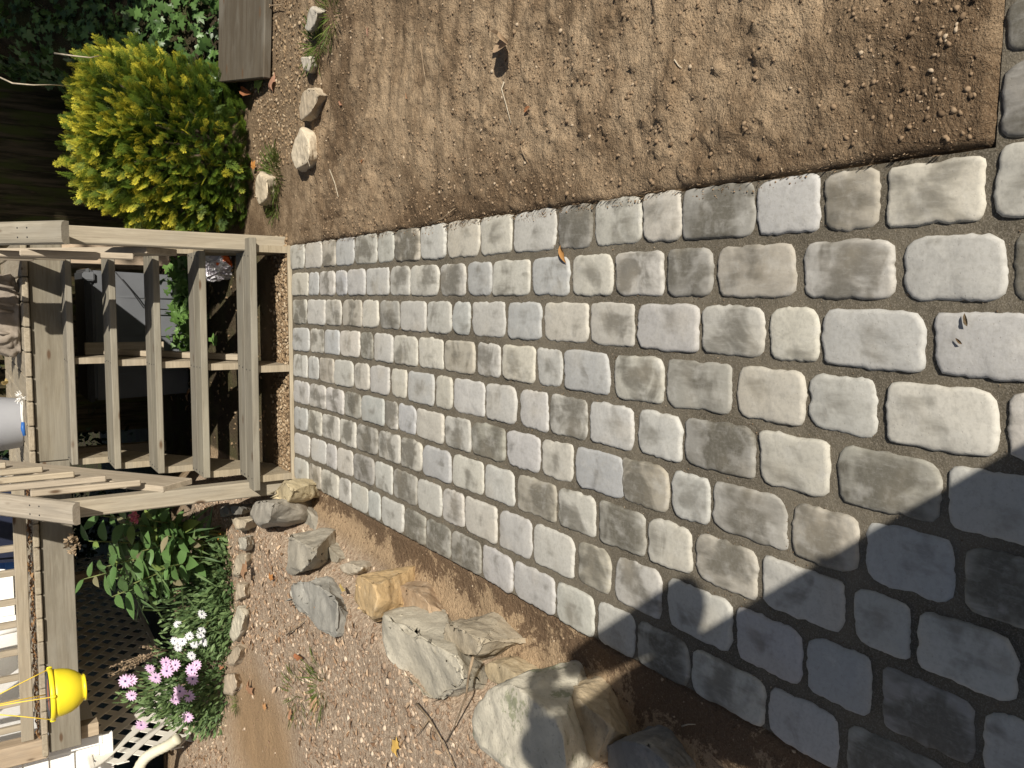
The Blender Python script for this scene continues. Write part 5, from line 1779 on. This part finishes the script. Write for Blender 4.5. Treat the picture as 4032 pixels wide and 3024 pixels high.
fallen('small dull pink leaf by the first grey border stone', 1455, 105, 'blade', .045, 2.9, (.46, .26, .20))
fallen('yellow and orange leaf on the mulch near the frame edge', 1562, 2935, 'maple', .055, 2.6, (.66, .42, .09), z=.235)
fallen('small yellow leaf tucked behind the orange boulder', 1365, 2325, 'blade', .075, 1.4, (.62, .48, .15), z=.20)
fallen('rust red leaf on the mulch beside the long pale boulder', 1198, 2590, 'curl', .065, 1.5, (.34, .10, .04), z=.235)
fallen('orange leaf on the mulch near the tall grey block', 1070, 2275, 'maple', .040, .5, (.62, .25, .06), z=.235)
fallen('tan oak leaf on the mulch by the sandy patch', 1240, 2780, 'maple', .07, .9, (.52, .32, .2), z=.235)
fallen('brown curled leaf lying on the buff edging stone', 965, 2240, 'maple', .085, 2.5, (.36, .21, .13), z=.29)
fallen('bright orange leaf in the shade left of the stair foot', 866, 2110, 'maple', .05, 1.8, (.65, .30, .03), z=.25)
fallen('rusty oak leaf on the mulch in front of the pink daisies', 985, 2720, 'maple', .07, .2, (.42, .22, .13), z=.235)
fallen('small orange leaf on the mulch below the pinkish edging stone', 1045, 2785, 'maple', .035, .9, (.60, .30, .12), z=.235)
fallen('rust red leaf between two edging stones of the bed', 888, 2625, 'curl', .05, 2.0, (.36, .14, .07), z=.245)
fallen('dull orange leaf at the edge of the sand near the grey stone', 1145, 2810, 'maple', .05, 2.9, (.48, .24, .14), z=.235)
fallen('small yellow maple leaf under the second tread', 760, 1730, 'blade', .06, 2.0, (.7, .42, .06), z=.03)
fallen('yellow leaf standing at the deck edge by the scrub brush', 45, 1500, 'curl', .10, 2.2, (.62, .48, .20), z=1.262, tilt=(.7, 0), zoff=.02)
fallen('small dark bark crumb on a bluish paver at the front', 3815, 1285, 'blade', .026, .3, (.05, .035, .02), cat='bark crumb')
fallen('second dark bark crumb below the first on the same paver', 3795, 1355, 'blade', .018, .9, (.05, .035, .02), cat='bark crumb')
# scattered dry leaf litter that nobody would count
n = 2600
Yl = RNG.uniform(1.2, 6.2, n)
Xl = wall_x(Yl) - .05 - RNG.random(n) ** .8 * 2.2
kk = np.hypot(Xl - sandp.x - .12, (Yl - sandp.y + .15) * .62) > .5
Xl, Yl = Xl[kk], Yl[kk]
n = len(Xl)
pos = np.stack([Xl, Yl, ground_h(Xl, Yl) + .008], 1)
V, F, t = scatter(*leaf_tpl(1, .42, .3, .1), pos, unit(n) * np.array([1, 1, .25]), unit(n) * .5 + np.array([0, 0, 1]), RNG.uniform(.012, .05, n), RNG.random(n))
stuff('leaf_litter', tint_mesh('leaf_litter', V, F, t), mat_leaf('bleached_leaf', (.22, .12, .06), (.58, .43, .29), trans=.2), 'bleached leaf scraps mixed into the mulch', 'leaf litter')
n = 420
Xl = RNG.uniform(-.9, .6, n)
Yl = RNG.uniform(6.6, 8.6, n)
pos = np.stack([Xl, Yl, ground_h(Xl, Yl) + .012], 1)
V, F, t = scatter(*leaf_tpl(1, .42, .3, .1), pos, unit(n) * np.array([1, 1, .25]), unit(n) * .5 + np.array([0, 0, 1]), RNG.uniform(.03, .08, n), RNG.random(n))
stuff('leaf_litter', tint_mesh('leaf_litter', V, F, t), bpy.data.materials['bleached_leaf'], 'tan leaf litter on the ground under the deck', 'leaf litter')


# ------------------------------------------------------------------ twigs
def twig(label, pts, r, mat='twig', forks=(), zs=None):
    W = []
    for i, (x, y) in enumerate(pts):
        if zs is not None:
            p = onz(x, y, zs[i] if hasattr(zs, '__len__') else zs)
        else:
            p = onz(x, y, 0)
            for _ in range(3):
                p = onz(x, y, float(ground_h(p.x, p.y)) + .006)
        W.append(p)
    o = W[0].copy()
    th = thing('twig', label, 'twig', o)
    link('shoot', tube_mesh([p - o for p in W], [r * (1 - .55 * i / (len(W) - 1)) for i in range(len(W))], 6), M[mat], th)
    for f in forks:
        Q = [onz(x, y, (zs if zs is not None and not hasattr(zs, '__len__') else W[0].z)) - o for x, y in f]
        link('fork', tube_mesh(Q, [r * .7, r * .3] if len(Q) == 2 else [r * .7, r * .5, r * .3], 5), M[mat], th)


twig('long thin twig leaning across the end of the long pale boulder', [(1862, 2588), (1845, 2660), (1835, 2740), (1790, 2860), (1755, 2925)], .0045, zs=[.335, .32, .30, .25, .24])
twig('dark forked twig lying on the mulch near the lichened boulder', [(1640, 2770), (1690, 2830), (1745, 2925), (1790, 3024)], .0045, zs=.245, forks=(((1690, 2830), (1640, 2900)),))
twig('slender root lying on the soil near the far border stones', [(1655, 175), (1668, 270), (1690, 395)], .0028)
twig('bent pale root in the middle of the soil bed', [(1985, 322), (1975, 350), (1995, 420), (2012, 485)], .0030, 'palewood')
twig('pale twig on the soil near the stair end of the bed', [(1298, 668), (1318, 720), (1332, 775)], .0035, 'palewood')
twig('thin dark root crossing the soil next to the pavers', [(1690, 880), (1740, 862), (1790, 820)], .0032)
twig('short twig on the soil below the curled leaf', [(2050, 575), (2060, 605), (2075, 640)], .0025)
twig('short pale straw on the soil toward the right of the bed', [(2655, 235), (2672, 260), (2685, 268)], .0022, 'palewood')
twig('straw resting on the cream-white border stone', [(1192, 578), (1205, 610), (1220, 655)], .003, 'palewood', zs=.085)
twig('forked black twig on the chippings by the grey plank', [(1050, 8), (1065, 22), (1110, 18)], .005, zs=.03, forks=(((1065, 22), (1040, 60)),))
twig('bare whitish vine stem arching in front of the dark fence', [(0, 305), (50, 328), (130, 335), (200, 334), (290, 340)], .0045, 'palewood', zs=[1.35, 1.30, 1.22, 1.12, .95])
twig('second pale vine stem crossing the ivy above the shrub', [(215, 210), (290, 220), (355, 227), (400, 218)], .0045, 'palewood', zs=[1.1, 1.05, .98, .9])
twig('stick lying in the mulch below the blue-grey boulder', [(1130, 2500), (1165, 2470), (1195, 2445)], .005, zs=.24)
twig('short straw lying on the shaded soil strip', [(2685, 2860), (2710, 2852), (2738, 2852)], .0025, 'palewood')

# ------------------------------------------------------------------ the photographer, standing just behind the view with a phone
per = thing('person', 'person in a long blue coat holding up a phone, standing on the path', 'person', (.075, -.33, 0))


def skinned(name, joints, edges, mat, root, parent, sub=2, loc=(0, 0, 0)):
    me = bpy.data.meshes.new(name)
    keys = list(joints)
    me.from_pydata([joints[k][0] for k in keys], [(keys.index(a), keys.index(b)) for a, b in edges], [])
    o = link(name, me, mat, parent, loc)
    md = o.modifiers.new('skin', 'SKIN')
    md.use_smooth_shade = True
    lay = me.skin_vertices[0].data if me.skin_vertices else None
    if lay is None:
        bm = bmesh.new(); bm.from_mesh(me); bm.verts.layers.skin.verify(); bm.to_mesh(me); bm.free()
        lay = me.skin_vertices[0].data
    for i, k in enumerate(keys):
        lay[i].radius = joints[k][1] if isinstance(joints[k][1], tuple) else (joints[k][1], joints[k][1])
        lay[i].use_root = (k == root)
    sd_ = o.modifiers.new('subdiv', 'SUBSURF')
    sd_.levels = sd_.render_levels = sub
    return o


ph = Vector((0, 0, CAMH)) - per.location          # the phone, seen from the person's feet
J = {'pelvis': ((0, 0, .93), (.15, .11)), 'waist': ((0, 0, 1.06), (.145, .10)), 'chest': ((0, .0, 1.27), (.14, .11)), 'neckb': ((-.02, .01, 1.43), (.085, .075)),
     'neck': ((-.045, .07, 1.53), .07), 'chin': ((-.085, .115, 1.615), (.062, .07)), 'face': ((-.10, .12, 1.685), (.078, .094)), 'crown': ((-.10, .10, 1.76), (.070, .084)), 'top': ((-.10, .09, 1.80), .036),
     'shL': ((-.17, 0, 1.39), .062), 'elL': ((-.36, .06, 1.17), .045), 'wrL': (tuple(ph + Vector((-.085, -.06, -.055))), .029),
     'shR': ((.10, .02, 1.36), .048), 'elR': ((.158, .13, 1.268), .040), 'wrR': (tuple(ph + Vector((.085, -.06, -.055))), .029),
     'hipL': ((-.09, 0, .88), .095), 'knL': ((-.11, .03, .49), .06), 'anL': ((-.12, -.01, .085), .042), 'toL': ((-.13, .15, .03), .035),
     'hipR': ((.09, 0, .88), .095), 'knR': ((.11, .03, .49), .06), 'anR': ((.12, -.01, .085), .042), 'toR': ((.13, .15, .03), .035)}
E = [('pelvis', 'waist'), ('waist', 'chest'), ('chest', 'neckb'), ('neckb', 'neck'), ('neck', 'chin'), ('chin', 'face'), ('face', 'crown'), ('crown', 'top'),
     ('neckb', 'shL'), ('shL', 'elL'), ('elL', 'wrL'), ('neckb', 'shR'), ('shR', 'elR'), ('elR', 'wrR'),
     ('pelvis', 'hipL'), ('hipL', 'knL'), ('knL', 'anL'), ('anL', 'toL'), ('pelvis', 'hipR'), ('hipR', 'knR'), ('knR', 'anR'), ('anR', 'toR')]
skinned('body', J, E, M['skin'], 'pelvis', per)
gw = lambda k, f: (J[k][0], tuple(r * f for r in J[k][1]) if isinstance(J[k][1], tuple) else J[k][1] * f)
# a long flared coat, and its two sleeves
V, F, n = [], [], 28
rings = ((.40, .365, .21), (.58, .335, .20), (.75, .300, .185), (.90, .250, .17), (1.0, .220, .155), (1.12, .188, .14), (1.22, .155, .13), (1.32, .135, .12), (1.41, .105, .10), (1.47, .070, .075))
for i, (z, hw, hd) in enumerate(rings):
    for k in range(n):
        a = 2 * math.pi * k / n
        w = 1 + .03 * math.sin(5 * a + i) * (z < .9)
        V.append((-.012 * (z > 1.3) + hw * math.cos(a) * w * (1.42 if math.cos(a) < 0 and .8 < z < 1.25 else 1.12 if math.cos(a) < 0 and z < .8 else 1), hd * math.sin(a) * w, z))
for i in range(len(rings) - 1):
    for k in range(n):
        F.append((i * n + k, i * n + (k + 1) % n, (i + 1) * n + (k + 1) % n, (i + 1) * n + k))
link('coat', mesh_py('coat', V, F, True), M['shirt'], per)
for sx, el, wr in ((-1, 'elL', 'wrL'), (1, 'elR', 'wrR')):
    e, w = Vector(J[el][0]), Vector(J[wr][0])
    sh_ = Vector((sx * .105, .0, 1.375))
    link('sleeve', tube_mesh([sh_ - Vector((sx * .05, 0, -.02)), sh_, sh_.lerp(e, .5), e + Vector((sx * .004, 0, -.004)), e.lerp(w, .35), e.lerp(w, .72), e.lerp(w, .86)],
                             [.05, .052, .048, .088, .066, .056, .048], 16), M['shirt'], per)
TJ = {k: gw(k, 1.0 if k == 'pelvis' else 1.15) for k in ('pelvis', 'hipL', 'knL', 'hipR', 'knR')}
TJ['aL'] = ((-.12, -.01, .10), .062)
TJ['aR'] = ((.12, -.01, .10), .062)
skinned('trousers', TJ, [('pelvis', 'hipL'), ('hipL', 'knL'), ('knL', 'aL'), ('pelvis', 'hipR'), ('hipR', 'knR'), ('knR', 'aR')], M['denim'], 'pelvis', per)
HJ = {'a': ((-.10, .06, 1.66), (.073, .06)), 'b': ((-.10, .07, 1.75), (.083, .088)), 'c': ((-.10, .09, 1.805), (.052, .062))}
skinned('hair', HJ, [('a', 'b'), ('b', 'c')], M['hair'], 'a', per)
link('nose', tube_mesh([(-.10, .205, 1.715), (-.10, .228, 1.68), (-.10, .21, 1.668)], [.008, .014, .010], 8), M['skin'], per)
for sx in (-1, 1):
    link('ear', tube_mesh([(-.10 + sx * .078, .10, 1.72), (-.10 + sx * .09, .09, 1.70), (-.10 + sx * .08, .10, 1.66)], [.008, .014, .009], 8), M['skin'], per)
    link('eye', lathe([(.001, -.012), (.009, -.008), (.012, 0), (.009, .008), (.001, .012)], 12), M['white'], per, (-.10 + sx * .032, .203, 1.71))
    link('shoe', taper_box(.095, .27, .075, .2, 0, .085, .025), M['darkbin'], per, (sx * .125, .06, 0))
    w = ph + Vector((sx * .085, -.06, -.055))
    pj = {'w': (tuple(w), .028), 'm': (tuple(w + Vector((-sx * .004, .03, .035))), (.030, .018)), 'k': (tuple(w + Vector((-sx * .012, .045, .07))), (.034, .016))}
    ed = [('w', 'm'), ('m', 'k')]
    for f in range(4):
        b0 = w + Vector((-sx * .012, .042 + 0.002 * f, .085 - f * .022))
        L_ = (.9, 1.0, .95, .78)[f]
        pj['a%d' % f] = (tuple(b0 + Vector((-sx * .018 * L_, .016, 0))), .0088)
        pj['b%d' % f] = (tuple(b0 + Vector((-sx * .040 * L_, .012, 0))), .008)
        pj['c%d' % f] = (tuple(b0 + Vector((-sx * .054 * L_, -.004, 0))), .007)
        ed += [('k' if f < 2 else 'm', 'a%d' % f), ('a%d' % f, 'b%d' % f), ('b%d' % f, 'c%d' % f)]
    pj['t1'] = (tuple(w + Vector((-sx * .02, .0, .045))), .011)
    pj['t2'] = (tuple(w + Vector((-sx * .045, -.012, .062))), .009)
    ed += [('m', 't1'), ('t1', 't2')]
    for k in list(pj):                             # everything of the hands stays behind the lens
        pos_ = Vector(pj[k][0])
        rel = pos_ - ph
        ahead = rel.dot(Vector(AX_F))
        if ahead > -.012:
            pos_ = pos_ - Vector(AX_F) * (ahead + .016)
        pj[k] = (tuple(pos_), pj[k][1])
    skinned('hand', pj, ed, M['skin'], 'w', per, 1)
fwd = Vector(AX_F)
phc = Vector((0, 0, CAMH)) - fwd * .010 - Vector(AX_D) * -.052
phone = thing('phone', 'dark smartphone held up in both hands by the person', 'phone', phc)
mt = Matrix((Vector(AX_D), Vector(AX_R), -fwd)).transposed().to_4x4()
c_ = link('case', box_mesh(.138, .067, .0075, .003), M['glass'], phone)
c_.matrix_local = mt
